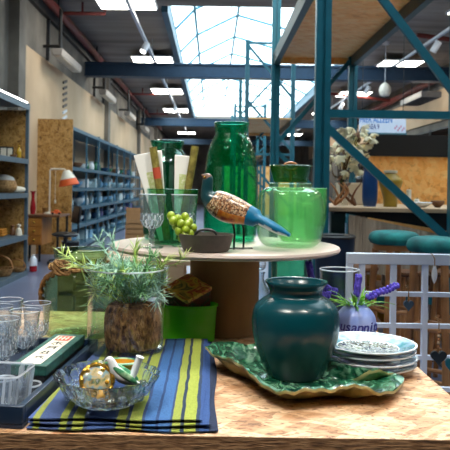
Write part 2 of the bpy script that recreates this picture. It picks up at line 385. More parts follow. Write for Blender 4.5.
def prism(bm, poly, d0, d1, axis='Y', mi=0):
    """polygon in the plane across `axis`, extruded from d0 to d1"""
    def pt(p, d):
        if axis == 'Y': return (p[0], d, p[1])
        if axis == 'Z': return (p[0], p[1], d)
        return (d, p[0], p[1])
    a = [bm.verts.new(pt(p, d0)) for p in poly]; b = [bm.verts.new(pt(p, d1)) for p in poly]
    n = len(poly); fs = [bm.faces.new(a), bm.faces.new(list(reversed(b)))]
    for i in range(n): fs.append(bm.faces.new((a[i], b[i], b[(i + 1) % n], a[(i + 1) % n])))
    for f in fs: f.material_index = mi
def B(): return bmesh.new()
def obj(name, bm, mat, parent=None, loc=None, bevel=0, ang=40, normals=True):
    if normals: bmesh.ops.recalc_face_normals(bm, faces=bm.faces[:])
    me = bpy.data.meshes.new(name); bm.to_mesh(me); bm.free()
    for mm in (mat if isinstance(mat, list) else [mat]): me.materials.append(M[mm] if isinstance(mm, str) else mm)
    for p in me.polygons: p.use_smooth = True
    me.set_sharp_from_angle(angle=math.radians(ang))
    o = bpy.data.objects.new(name, me); COL.objects.link(o)
    if parent: o.parent = parent
    if loc is not None: o.location = loc
    if bevel:
        b = o.modifiers.new('bevel', 'BEVEL'); b.width = bevel; b.segments = 2; b.limit_method = 'ANGLE'; b.harden_normals = False
    return o
def tag(o, label, cat, group=None, kind=None):
    o['label'] = label; o['category'] = cat
    if group: o['group'] = group
    if kind: o['kind'] = kind
    return o
def thing(name, label, cat, loc=(0, 0, 0), rz=0, group=None):
    o = bpy.data.objects.new(name, None); o.empty_display_size = 0.05; COL.objects.link(o)
    o.location = loc; o.rotation_euler = (0, 0, rz)
    return tag(o, label, cat, group)
def struct(name, bm, mat, parent=None, label=None, cat=None, bevel=0):
    o = obj(name, bm, mat, parent, bevel=bevel)
    if not parent:
        o['kind'] = 'structure'; o['label'] = label or name.replace('_', ' '); o['category'] = cat or name.split('_')[0]
    return o
def dup(root, loc, rz=0, label=None, scale=None):
    r = root.copy(); COL.objects.link(r); r.location = loc; r.rotation_euler = (0, 0, rz)
    if scale: r.scale = (scale, scale, scale) if not isinstance(scale, tuple) else scale
    if label: r['label'] = label
    for ch in list(root.children):
        c = ch.copy(); COL.objects.link(c); c.parent = r
        for g in list(ch.children):
            d = g.copy(); COL.objects.link(d); d.parent = c
    return r
def text(name, body, size, mat, parent, loc, rot, depth=0.001, align='CENTER', shear=0.0):
    cu = bpy.data.curves.new(name, 'FONT'); cu.body = body; cu.size = size; cu.extrude = depth; cu.offset = size * .012; cu.align_x = align; cu.align_y = 'CENTER'; cu.shear = shear
    t = bpy.data.objects.new(name, cu); COL.objects.link(t)
    dg = bpy.context.evaluated_depsgraph_get(); me = bpy.data.meshes.new_from_object(t.evaluated_get(dg))
    bpy.data.objects.remove(t)
    me.materials.clear(); me.materials.append(M[mat])
    o = bpy.data.objects.new(name, me); COL.objects.link(o); o.parent = parent; o.location = loc; o.rotation_euler = rot
    return o
ORD = ['first', 'second', 'third', 'fourth', 'fifth', 'sixth', 'seventh', 'eighth', 'ninth', 'tenth', 'eleventh', 'twelfth', 'thirteenth', 'fourteenth', 'fifteenth', 'sixteenth', 'seventeenth', 'eighteenth', 'nineteenth', 'twentieth']

# ================================================================== THE HALL
YB, YF, XL, XR = -9.0, 46.0, -3.05, 6.2
b = B(); bx(b, XL - .2, XR + .2, YB, YF, -0.2, 0); struct('floor', b, 'floor', label='grey-blue polished concrete floor of the hall')
# ceiling with two skylight openings
b = B()
ys = [YB] + [y for s in SKYLIGHTS for y in s] + [YF]
bx(b, XL - .2, SKY_X0, YB, YF, CEIL, CEIL + .2); bx(b, SKY_X1, XR + .2, YB, YF, CEIL, CEIL + .2)
for i in range(0, len(ys), 2): bx(b, SKY_X0, SKY_X1, ys[i], ys[i + 1], CEIL, CEIL + .2)
struct('ceiling', b, 'concrete_ceiling', label='grey concrete ceiling with long skylight openings')
# left wall: raw concrete above, rendered panels below
b = B(); bx(b, XL - .2, XL, YB, YF, 0, CEIL); struct('wall_left', b, 'concrete', label='raw concrete wall along the left side')
for i, (y0, y1) in enumerate([(10.12, 18.1), (18.55, 26.0), (26.45, 34.0), (34.4, 42)]):
    b = B(); bx(b, XL, XL + .05, y0, y1, 0, 3.42)
    struct('trim_%d' % (i + 1), b, 'plaster', label='pale plaster panel %s along the left wall' % ORD[i])
b = B(); bx(b, XR, XR + .2, YB, YF, 0, CEIL); struct('wall_right', b, 'concrete', label='concrete wall along the right side')
b = B(); bx(b, XR - .05, XR, -6, 42, 3.1, 3.95); struct('trim_7', b, 'plaster', label='pale plaster band along the right wall')
b = B(); bx(b, XL - .2, XR + .2, YB - .2, YB, 0, CEIL); struct('wall_rear', b, 'concrete', label='pale wall behind the camera')
b = B(); bx(b, XL - .2, XR + .2, YF, YF + .2, 0, CEIL); struct('wall_far', b, 'concrete', label='far end wall of the hall')
# concrete columns on the left wall
for i, y in enumerate([9.9, 18.3, 26.2, 34.2]):
    b = B(); bx(b, XL, XL + .16, y - .18, y + .18, 0, CEIL); struct('trim_%d' % (8 + i), b, 'concrete', label='concrete pilaster %s along the left wall' % ORD[i])
# beams across the hall
for i, y in enumerate([-3.0, 15.5, 27.8, 39.5]):
    b = B(); bx(b, XL, XR, y, y + .3, 3.79, 3.83); bx(b, XL, XR, y, y + .3, 4.08, 4.12); bx(b, XL, XR, y + .05, y + .25, 3.83, 4.08)
    struct('ceiling_beam', b, 'beam', label='dark blue steel beam crossing the hall, %s from the camera' % (['behind the camera, the nearest one'] + ORD)[i], cat='beam')
# skylights: glazed lantern with ridge, purlins, rafters
def skylight(n, y0, y1, lab):
    prof = [(SKY_X0, CEIL + .2), (-0.45, 5.25), (0.60, 5.78), (2.55, 5.25), (SKY_X1, CEIL + .2)]
    t = bpy.data.objects.new('window_%d' % n, None); COL.objects.link(t); t['kind'] = 'structure'; t['label'] = lab; t['category'] = 'skylight'
    b = B()
    for k in range(4):
        (xa, za), (xb, zb) = prof[k], prof[k + 1]
        v = [b.verts.new(q) for q in ((xa, y0, za), (xb, y0, zb), (xb, y1, zb), (xa, y1, za))]; b.faces.new(v)
    for y in (y0, y1): b.faces.new([b.verts.new((x, y, z)) for x, z in prof])
    g = obj('glazing', b, 'pane', t); sm = g.modifiers.new('thick', 'SOLIDIFY'); sm.thickness = 0.012
    b = B()
    y = y0
    while y <= y1 + .01:
        for k in range(4):
            a, c = prof[k], prof[k + 1]
            tube(b, [(a[0], y, a[1] - .06), (c[0], y, c[1] - .06)], 0.032, 6)
        y += 2.45 if n == 2 else 2.65
    for (x, z) in prof: tube(b, [(x, y0, z - .06), (x, y1, z - .06)], 0.035, 6)
    obj('skylight_frame', b, 'sky_bar', t)
    b = B(); bx(b, SKY_X0 - .1, SKY_X0 + .02, y0, y1, CEIL - .12, CEIL + .22); bx(b, SKY_X1 - .02, SKY_X1 + .1, y0, y1, CEIL - .12, CEIL + .22)
    obj('curb', b, 'shelf_blue', t)
skylight(1, SKYLIGHTS[0][0], SKYLIGHTS[0][1], 'glazed skylight in the ceiling just beyond the display table')
skylight(2, SKYLIGHTS[1][0], SKYLIGHTS[1][1], 'long bright glazed skylight down the middle of the ceiling')
# vent slots in the left wall panel
t = thing('wall_vent', 'column of slanted vent slots in the left wall above the shelving', 'vent', P(67, 103, 13.3 * .995))
t.location = (XL + .052, 13.2, 2.85)
for k in range(8):
    b = B(); box(b, (0.012, 0, -.42 + k * .12), (.02, .34, .05), Matrix.Rotation(0.25, 3, 'X')); obj('vent_slat', b, 'slat_grey' if k > 2 else 'white', t)
# red sprinkler pipe
t = thing('sprinkler_pipe', 'long red sprinkler pipe under the ceiling along the left wall', 'pipe', (0, 0, 0))
b = B(); tube(b, [(-2.86, -5, 4.36), (-2.86, 36, 4.36)], .075, 10); obj('main_pipe', b, 'pipe_red', t)
for y, x2 in ((12.1, -2.02), (22.5, -2.0), (28.5, -2.0)):
    b = B(); tube(b, [(-2.86, y, 4.36), (x2, y, 4.36), (x2, y, 4.5)], .035, 8); tube(b, [((-2.86 + x2) / 2, y, 4.36), ((-2.86 + x2) / 2, y, 4.57)], .02, 8); obj('branch_pipe', b, 'pipe_red', t)
for y in range(0, 36, 4):
    b = B(); tube(b, [(-2.86, y, 4.30), (-2.86, y, 4.58)], .018, 6); lathe(b, [(.085, -.03), (.095, 0), (.085, .03)], 12, (-2.86, y, 4.36)); obj('pipe_hanger', b, 'dark', t)
t = thing('cable_conduit', 'black cable conduit running beside the red pipe', 'conduit', (0, 0, 0))
b = B(); bx(b, -3.05, -2.97, -5, 36, 4.20, 4.27); obj('tray', b, 'black', t)
for y in (10.2, 11.9, 16.6, 18.0, 26.0):
    b = B(); bx(b, -3.05, -2.99, y, y + .05, 3.45, 4.22); obj('drop_conduit', b, 'dark', t)
t = thing('red_ceiling_duct', 'red pipe crossing under the ceiling on the right', 'pipe', (0, 0, 0))
b = B(); tube(b, [(6.0, 6, 4.2), (6.0, 36, 4.2)], .09, 10); tube(b, [(6.0, 13.6, 4.2), (4.2, 13.6, 4.42)], .05, 8); tube(b, [(6.0, 22, 4.2), (3.8, 22, 4.42)], .05, 8); obj('main_pipe', b, 'pipe_red', t)

# ceiling panel lights
def panel_light(x, y, label):
    t = thing('ceiling_light', label, 'ceiling light', (x, y, 4.38), 0, 'ceiling panel lights')
    b = B(); bx(b, -.52, .52, -.58, .58, .01, .05)
    for sx in (-1, 1): tube(b, [(sx * .4, 0, .05), (sx * .4, 0, .2)], .008, 6)
    obj('frame', b, 'white', t)
    b = B(); bx(b, -.49, .49, -.55, .55, 0, .012); obj('diffuser', b, 'panel_light', t)
    return t
pl = None
for row, x in (('left', -1.55), ('right', 4.7)):
    for k in range(8):
        y = [0.2, 5.75, 11.3, 16.75, 22.0, 27.4, 33.3, 38.6][k]
        if k >= 1 and row == 'left' and k == 1: y = 5.75
        if k == 4 and row == 'right': y = 22.0
        lab = '%s white panel light of the %s ceiling row, counted from the camera' % (ORD[k], row)
        if pl is None: pl = panel_light(x, y, lab)
        else: dup(pl, (x, y, 4.38), 0, lab)
# track rails with spotlights
def track(x, y0, y1, lab):
    t = thing('track_rail', lab, 'light track', (x, y0, 4.17))
    b = B(); bx(b, -.03, .03, 0, y1 - y0, 0, .05); obj('rail', b, 'white', t)
    for k in range(0, int(y1 - y0), 5):
        b = B(); tube(b, [(0, k + 1, .05), (0, k + 1, .4)], .008, 6); obj('hanger_wire', b, 'white', t)
track(-1.42, 4, 38, 'thin white light track along the left ceiling row')
track(4.35, 3, 36, 'thin white light track along the right ceiling row')
spot0 = None
def spot(x, y, rz, lab):
    global spot0
    if spot0: return dup(spot0, (x, y, 4.17), rz, lab)
    t = thing('track_spotlight', lab, 'spotlight', (x, y, 4.17), rz, 'track spotlights')
    b = B(); tube(b, [(0, 0, 0), (0, 0, -.12)], .02, 8); obj('stem', b, 'white', t)
    R = Matrix.Rotation(0.6, 4, 'X')
    b = B(); lathe(b, shell([(.06, .16), (.085, .12), (.085, -.12)], .006), 20); 
    bmesh.ops.transform(b, matrix=Matrix.Translation((0, 0, -.2)) @ R, verts=b.verts[:]); obj('lamp_head', b, 'white', t)
    b = B(); lathe(b, [(0, -.10), (.07, -.10), (.07, -.09), (0, -.09)], 20)
    bmesh.ops.transform(b, matrix=Matrix.Translation((0, 0, -.2)) @ R, verts=b.verts[:]); obj('bulb', b, 'spot_light', t)
    t.scale = (.8, .8, .8); spot0 = t; return t
for (x, y, rz, lab) in ((-1.42, 13.4, 2.5, 'white track spotlight on the left track near the first panel light'),
    (-1.42, 24.0, 2.5, 'small white track spotlight farther down the left track'),
    (4.35, 12.9, 0.8, 'large white track spotlight on the right track beside the diagonal brace'),
    (4.35, 18.6, 0.8, 'white track spotlight on the right track left of the pendant lamp'),
    (4.35, 22.3, 0.8, 'farthest white track spotlight on the right track behind the rack post')):
    spot(x, y, rz, lab)
t = thing('added_table_track', 'short white light track added unseen over the display table', 'light track', (0, 0, 3.98))  # track added out of view; the table spots do not hang on it
b = B(); bx(b, -1.1, 1.3, 1.0, 1.06, 0, .05); obj('rail', b, 'white', t)
for x in (-.9, 1.1):
    b = B(); tube(b, [(x, 1.03, .05), (x, 1.03, .6)], .008, 6); obj('hanger_wire', b, 'white', t)
for k, (loc, pw) in enumerate(ADDED_TABLE_SPOTS):
    lt = bpy.data.lights.new('spot', 'SPOT'); lt.energy = pw * 10; lt.spot_size = .62; lt.spot_blend = .6; lt.shadow_soft_size = .05; lt.color = (1, .93, .82)
    o = bpy.data.objects.new('spot', lt); COL.objects.link(o); o.location = loc
    d = Vector((.02, 1.45, .8)) - Vector(loc); o.rotation_euler = d.to_track_quat('-Z', 'Y').to_euler()
# wall battens
wl = None
for k, y in enumerate((12.2, 16.95, 21.6, 26.3)):
    lab = '%s white lamp housing bracketed high on the left wall, counted from the camera' % ORD[k]
    if wl is None:
        wl = thing('wall_lamp', lab, 'wall lamp', (-2.72, y, 3.5), 0, 'white lamp housings on the left wall')
        b = B(); prism(b, [(-.10, .06), (.10, .06), (.08, -.06), (-.08, -.06)], -.85, .85, 'Y'); obj('housing', b, 'shade_grey', wl, bevel=.01)
        b = B(); bx(b, -.07, .07, -.8, .8, -.072, -.061); obj('diffuser', b, 'offwhite', wl)
        b = B(); tube(b, [(0, -.6, .10), (0, -.6, .8)], .03, 8); tube(b, [(0, -.6, .14), (-.3, -.6, .14)], .03, 8); obj('bracket', b, 'black', wl)
    else: dup(wl, (-2.72, y, 3.5), 0, lab)
# pendant lamp
p = P(385, 90, 15.0)
t = thing('pendant_lamp', 'white egg-shaped pendant lamp hanging over the right side of the hall', 'pendant lamp', (p.x, p.y, p.z))
b = B(); lathe(b, smooth_prof([(0, -.15), (.09, -.135), (.135, -.04), (.12, .07), (.07, .14), (.02, .17), (0, .175)], 4), 24); obj('lamp_shade', b, 'white_shade', t)
b = B(); tube(b, [(0, 0, .17), (0, 0, CEIL - p.z)], .008, 6); obj('cord', b, 'white', t)
b = B(); lathe(b, [(0, CEIL - p.z), (.09, CEIL - p.z), (.08, CEIL - p.z - .06), (0, CEIL - p.z - .06)], 16); obj('canopy', b, 'white', t)
# hanging sign
p = P(382.5, 124.5, 9.0)
t = thing('hanging_sign', 'white hanging sign with blue lettering beyond the horizontal teal brace', 'sign', (p.x, p.y, p.z))
b = B(); box(b, (0, 0, 0), (.64, .02, .24)); obj('board', b, 'sign_white', t)
b = B(); box(b, (0, 0, -.125), (.66, .03, .02)); obj('bottom_rail', b, 'rack', t)
text('lettering', 'HIER ALLEEN', .125, 'sign_blue', t, (-.09, -.012, .062), (PI / 2, 0, 0)).scale = (.62, 1, 1)
text('lettering', 'AREA 9', .095, 'sign_navy', t, (-.14, -.012, -.035), (PI / 2, 0, 0)).scale = (.62, 1, 1)
for sx in (-1, 1):
    b = B(); tube(b, [(sx * .28, 0, .12), (sx * .28, 0, CEIL - p.z)], .005, 6); obj('hanging_wire', b, 'dark', t)
b = B()
for k in range(7): box(b, (.17 + k * .02, -.012, -.05 + .03 * math.sin(k * 2.1)), (.018, .004, .03))
obj('pink_mark', b, 'sign_pink', t)

# ================================================================== PALLET RACKS
def upright(b, x, y, h, wd=.1):
    bx(b, x - wd / 2, x - wd * .1, y - .035, y + .035, 0, h); bx(b, x + wd * .1, x + wd / 2, y - .035, y + .035, 0, h); bx(b, x - wd * .12, x + wd * .12, y - .02, y + .035, 0, h)
def rack(lab, x0, x1, ya, yb, h, dz, pw, near_braces, far_braces):
    t = thing('pallet_rack', lab, 'pallet rack', (0, 0, 0))
    for (x, y) in ((x0, ya), (x1, ya), (x0, yb), (x1, yb)):
        b = B(); upright(b, x, y, h, pw); obj('upright_post', b, 'rack', t)
        b = B(); box(b, (x, y, .006), (.16, .14, .012)); obj('base_plate', b, 'rack_dark', t)
    for y, lst in ((ya, near_braces), (yb, far_braces)):
        for (za, zb) in lst:
            a = Vector((x0 + pw * .3, y - .01, za)); c = Vector((x1 - pw * .3, y - .01, zb)); d = c - a
            b = B(); box(b, (a + c) / 2, (d.length, .03, .052), Matrix.Rotation(-math.atan2(d.z, d.x), 3, 'Y')); obj('brace', b, 'rack', t)
    for x in (x0, x1):
        b = B(); bx(b, x - .03, x + .03, ya, yb, dz - .14, dz); obj('beam', b, 'rack_dark', t)
    b = B(); bx(b, x0 + .032, x1 - .032, ya - .1, yb + .12, dz - .03, dz - .008); obj('deck', b, 'osb_deck', t)
    b = B(); bx(b, x0 + .03, x1 - .03, yb + .07, yb + .12, dz - .10, dz - .031); obj('end_board', b, 'osb_deck', t)
    return t
rack('teal pallet rack with OSB deck standing over the wooden counter', .73, 1.64, 4.4, 7.74, 4.25, 2.78, .1,
     [(2.92, 1.84), (1.69, 1.69), (1.60, .84), (.45, .45), (3.1, 3.1)], [(1.72, 2.71), (2.92, 2.92), (1.62, .8), (.4, .4)])
rack('farther teal pallet rack with wooden deck beyond the big green jug', .70, 1.66, 13.7, 17.0, 4.28, 2.66, .09,
     [(4.22, 4.22), (4.15, 3.1), (3.0, 2.0), (1.9, 1.9), (1.8, .8)], [(4.22, 4.22), (3.1, 4.1), (2.0, 3.0), (1.8, .9)])
rack('farthest teal pallet rack at the end of the aisle', .70, 1.66, 21.0, 24.3, 3.9, 2.3, .09,
     [(3.8, 3.8), (3.7, 2.7), (1.6, 2.5)], [(3.8, 3.8), (2.7, 3.7)])

# ================================================================== LEFT SHELVING
XS0, XS1 = -2.98, -2.41
def shelving(name, lab, y0, y1, zs, mat, endp, backm, post=.04):
    t = thing(name, lab, 'shelving', (0, 0, 0), 0)
    top = zs[-1]
    for (x, y) in ((XS1 - post / 2, y0 + post / 2), (XS1 - post / 2, y1 - post / 2), (XS0 + post / 2, y0 + post / 2), (XS0 + post / 2, y1 - post / 2)):
        b = B(); bx(b, x - post / 2, x + post / 2, y - post / 2, y + post / 2, 0, top + .03); obj('post', b, mat, t)
    for z in zs:
        b = B(); bx(b, XS0, XS1, y0 + .002, y1 - .002, z - .02, z); bx(b, XS1 - .02, XS1 + .004, y0, y1, z - .06, z + .003); obj('shelf', b, mat, t)
    if backm:
        b = B(); bx(b, XS0 - .012, XS0, y0, y1, .05, top); obj('back_panel', b, backm, t)
    for y in endp:
        b = B(); bx(b, XS0, XS1 - .042, y - .01, y + .01, .05, top - .06); obj('end_panel', b, 'osb', t)
    return t
FZ = [.06, .53, 1.075, 1.515, 2.22]
shelving('shelving_unit', 'grey steel shelving with OSB end panels at the left edge, nearest the camera', 4.9, 8.62, FZ, 'shelf_steel', (8.60,), 'osb')
t = thing('strip_light', 'thin cool strip light along the top of the left shelving', 'strip light', (XS1 - .03, 6.7, 2.243)) 
b = B(); bx(b, -.02, .02, -1.8, 1.85, 0, .022); obj('housing', b, 'white', t)
b = B(); bx(b, .021, .027, -1.78, 1.83, .004, .013); obj('light_tube', b, 'spot_light', t)
# end panel of long shelving and its bays
t = thing('osb_board', 'tall OSB board closing the near end of the long shelving, behind the desk lamp', 'board', (0, 0, 0))
b = B(); bx(b, -3.0, -2.40, 11.24, 11.27, 0, 2.32); obj('board_face', b, 'osb', t)
LZ = [.10, .47, .80, 1.145, 1.51, 2.2]
for k in range(5):
    y0 = 11.3 + k * 2.7
    u = shelving('shelving_bay', '%s bay of the long blue-grey steel shelving, counted from the OSB board' % ORD[k], y0, y0 + 2.68, LZ, 'shelf_blue', (), None, .035)
    u['group'] = 'bays of the long shelving'
    for m in (1,):
        b = B(); bx(b, XS1 - .03, XS1, y0 + 1.32, y0 + 1.35, 0, 2.2); obj('post', b, 'shelf_blue', u)

# small wares that stand on shelves: prototypes
def ware_bottle(mat, capm='white'):
    t = thing('glass_bottle', '', 'bottle'); b = B(); lathe(b, shell(smooth_prof([(.045, 0), (.05, .02), (.05, .15), (.03, .2), (.016, .23), (.018, .28)], 3), .004), 16); obj('body', b, mat, t)
    b = B(); lathe(b, [(0, .281), (.02, .281), (.02, .305), (0, .31)], 12); obj('stopper', b, capm, t); return t
def ware_bowl(mat):
    t = thing('bowl', '', 'bowl'); b = B(); lathe(b, shell(smooth_prof([(.05, 0), (.06, .015), (.11, .07), (.125, .12)], 4), .006), 20); obj('body', b, mat, t); 
    b = B(); lathe(b, [(.127, .118), (.13, .122), (.127, .126), (.119, .122), (.127, .118)], 20); obj('rim', b, mat, t); return t
def ware_jug(mat):
    t = thing('jug', '', 'jug'); b = B(); lathe(b, shell(smooth_prof([(.06, 0), (.085, .05), (.08, .12), (.05, .19), (.06, .23)], 4), .005), 20); obj('body', b, mat, t)
    b = B(); tube(b, smooth_prof([(.055, 0, .2), (.11, 0, .19), (.12, 0, .12), (.083, 0, .07)], 4), .011, 8); obj('handle', b, mat, t); return t
def ware_vase(mat):
    t = thing('vase', '', 'vase'); b = B(); lathe(b, shell(smooth_prof([(.05, 0), (.075, .08), (.06, .17), (.035, .22), (.055, .27)], 4), .005), 20); obj('body', b, mat, t)
    b = B(); lathe(b, [(.052, 0), (.058, .004), (.052, .012)], 20); obj('foot', b, mat, t); return t
def ware_box(mat):
    t = thing('storage_box', '', 'box'); b = B(); bx(b, -.11, .11, -.13, .13, 0, .16); obj('body', b, mat, t, bevel=.006)
    b = B(); bx(b, -.115, .115, -.135, .135, .155, .18); obj('lid', b, mat, t, bevel=.004); return t
def ware_plates(mat):
    t = thing('plate', '', 'plate'); b = B(); lathe(b, [(0, 0), (.06, 0), (.07, .006), (.12, .02), (.122, .026), (.07, .012), (0, .01)], 24); obj('body', b, mat, t); return t
M['g_white'] = glass('glint_white_glass', (.8, .86, .92), rough=.03, refl=1.0, body=.55, bodycol='eef4ff')  # white body standing in for glints on clear glass facets, rims and ribs
M['w_blue'] = solid('ware_blue', '78aed2', 0.3); M['w_aqua'] = solid('ware_aqua', 'd4eef6', 0.25); M['w_white'] = solid('ware_white', 'f0f6fa', 0.3)
M['w_navy'] = solid('ware_navy', '1c3a5c', 0.3); M['w_brown'] = solid('ware_brown', '7a5236', 0.5); M['w_green'] = solid('ware_green', '1a6a48', 0.3); M['w_purple'] = solid('ware_lilac', '8a84b8', 0.4)
makers = {'bottle': (ware_bottle, 'bottle'), 'bowl': (ware_bowl, 'bowl'), 'jug': (ware_jug, 'jug'), 'vase': (ware_vase, 'vase'), 'box': (ware_box, 'box')}
CN = {'w_blue': 'blue', 'w_aqua': 'pale aqua', 'w_white': 'white', 'w_navy': 'navy', 'w_brown': 'brown', 'w_green': 'green', 'w_purple': 'lilac', 'g_blue': 'ice blue glass'}
protos = {}
rnd = random.Random(11)
for si, z in enumerate(LZ[:5]):
    names = ['lowest', 'second lowest', 'middle', 'second highest', 'highest stocked']
    y = 11.62; k = 0
    while y < 21.8 and k < 20:
        kind = rnd.choice(['bottle', 'bowl', 'jug', 'vase', 'box', 'bowl', 'bowl'])
        cols = {0: ['w_blue', 'w_aqua', 'w_aqua'], 1: ['w_navy', 'w_white', 'w_aqua', 'w_purple'], 2: ['w_blue', 'w_aqua', 'w_aqua', 'w_white'], 3: ['w_aqua', 'w_aqua', 'w_white', 'w_blue'], 4: ['w_white', 'w_brown', 'w_green', 'w_navy', 'w_white']}[si]
        c = rnd.choice(cols)
        lab = '%s %s, %s piece along the %s shelf of the long shelving' % (CN[c], kind, ORD[k], names[si])
        x = -2.60 - rnd.random() * .05; s = rnd.uniform(.85, 1.15); rz = rnd.uniform(0, 6)
        if kind in ('bottle', 'vase'): s *= .76
        if kind == 'box': rz = rnd.uniform(-.1, .1)
        if (kind, c) not in protos:
            t = makers[kind][0](c); t['label'] = lab; t['group'] = 'wares on the long shelving'; protos[(kind, c)] = t
            t.location = (x, y, z + .004); t.rotation_euler = (0, 0, rz); t.scale = (s, s, s)
        else: dup(protos[(kind, c)], (x, y, z + .004), rz, lab, s)
        y += rnd.uniform(.42, .68); k += 1
        for yp in [11.3 + q * 1.35 for q in range(9)]:
            if abs(y - yp) < .0: y = yp + .18

# wares on the near left shelving (top to bottom)
def place(t, px, py, Y, label, z, s=1.0, rz=0, cat=None):
    p = P(px, py, Y); t.location = (p.x, p.y, z + .004); t.rotation_euler = (0, 0, rz); t.scale = (s, s, s); t['label'] = label
    if cat: t['category'] = cat
    return t
M['w_amber'] = solid('ware_amber', 'b08a28', 0.25)
def framed(lab, px, Y, z):
    t = thing('photo_frame', lab, 'frame', (P(px, 150, Y).x, Y, z + .003), 0.3)
    b = B(); bx(b, -.05, .05, -.012, .012, 0, .15); obj('frame', b, 'black', t); b = B(); bx(b, -.035, .035, -.016, -.012, .02, .13); obj('picture', b, 'offwhite', t); return t
framed('small dark framed picture on the upper shelf, farther left of two', 3.5, 8.35, FZ[3])
framed('small dark framed picture on the upper shelf beside the amber bottle', 9.5, 8.42, FZ[3])
place(ware_bottle('w_amber', 'gold'), 19, 150, 8.46, 'amber bottle with gold stopper on the upper left shelf', FZ[3], .62)
place(ware_bowl('w_brown'), 13.5, 150, 8.32, 'small brown bowl before the amber bottle on upper left shelf', FZ[3], .35)
t = thing('wicker_basket', 'oval grey wicker basket on the middle shelf at left', 'basket', (P(11, 186, 8.42).x - .05, 8.25, FZ[2] + .004))
b = B(); lathe(b, shell(smooth_prof([(.13, 0), (.17, .05), (.17, .1), (.15, .16)], 4), .012), 24, sy=.9); obj('basket_body', b, 'wicker', t)
b = B(); lathe(b, smooth_prof([(.15, .16), (.12, .2), (.05, .225), (0, .23)], 4), 24, sy=.9); obj('lid', b, 'shade_grey', t)
t = thing('seashell', 'white pointed seashell on the middle shelf beside the wicker basket', 'seashell', (P(18, 192, 8.40).x - .04, 8.40, FZ[2] + .045), .4)
b = B(); tube(b, smooth_prof([(-.12, 0, 0), (-.06, 0, .0), (.02, 0, 0), (.09, 0, 0), (.13, 0, .01)], 4), [.005 + .04 * math.sin(PI * min(1, k / 16 * .9 + .05)) for k in range(17)], 12); obj('shell', b, 'offwhite', t)
M['w_orange'] = solid('orange_cloth', 'c87c1c', 0.7)
t = thing('orange_cloth', 'folded orange cloth on the second lowest shelf at left', 'cloth', (P(5, 230, 8.35).x - .1, 8.3, FZ[1] + .003), .1)
for k in range(3):
    b = B(); bx(b, -.12 + k * .004, .12 - k * .006, -.15, .15, k * .03, k * .03 + .028); obj('fold', b, 'w_orange', t, bevel=.01)
t = thing('figurine', 'small white seated figurine on the second lowest shelf at left', 'figurine', (P(18, 232, 8.46).x + .015, 8.44, FZ[1] + .003))
b = B(); tube(b, smooth_prof([(0, 0, 0), (0, 0, .04), (0, 0, .08), (0, 0, .1), (0, 0, .12), (0, 0, .145)], 3), [.045, .045, .043, .042, .04, .037, .032, .026, .02, .016, .016, .022, .028, .03, .026, .006], 12); obj('figure', b, 'offwhite', t)
t = thing('figurine', 'small brown figurine on the second lowest shelf beside the orange cloth', 'figurine', (P(12, 232, 8.46).x + .01, 8.46, FZ[1] + .003))
b = B(); tube(b, smooth_prof([(0, 0, 0), (0, 0, .05), (0, 0, .1), (0, 0, .13)], 4), [.035, .036, .037, .036, .034, .03, .024, .02, .018, .024, .026, .02, .004], 12); obj('figure', b, 'w_brown', t)
for k, (px, Y, s, lab) in enumerate(((4, 8.3, 1.0, 'large shallow wicker tray on the lowest shelf at left'), (16, 8.44, .62, 'small shallow wicker tray on the lowest shelf at left, nearer the post'))):
    t = thing('wicker_tray', lab, 'basket', (P(px, 270, Y).x + (.0 if k == 0 else .0), Y - .25 + .28 * k, FZ[0] + .004)); t.scale = (s, s, s)
    b = B(); lathe(b, shell([(.15, 0), (.17, .03), (.19, .09)], .012), 24); obj('basket_body', b, 'wicker', t)
    b = B(); tube(b, smooth_prof([(-.185, 0, .085), (-.14, 0, .2), (0, 0, .25), (.14, 0, .2), (.185, 0, .085)], 4), .012, 8); obj('handle', b, 'wood', t)

# ================================================================== DESK CORNER
DY = 10.35
dl = P(31, 216, DY).x; dr = P(64, 216, DY).x
t = thing('desk', 'brown wooden desk with a drawer pedestal standing before the OSB board', 'desk', ((dl + dr) / 2, DY, 0))
wd = dr - dl
b = B(); bx(b, -wd / 2, wd / 2, -.3, .45, .69, .725); obj('desktop', b, 'wood_dark', t, bevel=.005)
b = B(); bx(b, -wd / 2 + .02, -.02, -.26, .4, .26, .69); obj('pedestal', b, 'desk_wood', t)
for k in range(3):
    b = B(); bx(b, -wd / 2 + .03, -.03, -.28, -.26, .275 + k * .138, .275 + k * .138 + .125); d = obj('drawer', b, 'desk_wood', t, bevel=.004)
    b = B(); ell(b, (-wd / 4, -.295, .34 + k * .138), (.018, .018, .018)); obj('knob', b, 'gold', d)
for (x, y) in ((-wd / 2 + .05, -.22), (-.06, -.22), (wd / 2 - .04, -.24), (wd / 2 - .04, .4), (-wd / 2 + .05, .36)):
    b = B(); h = .26 if x < 0 else .69; tube(b, [(x, y, 0), (x, y, h)], [.016, .022], 8); obj('leg', b, 'black', t)
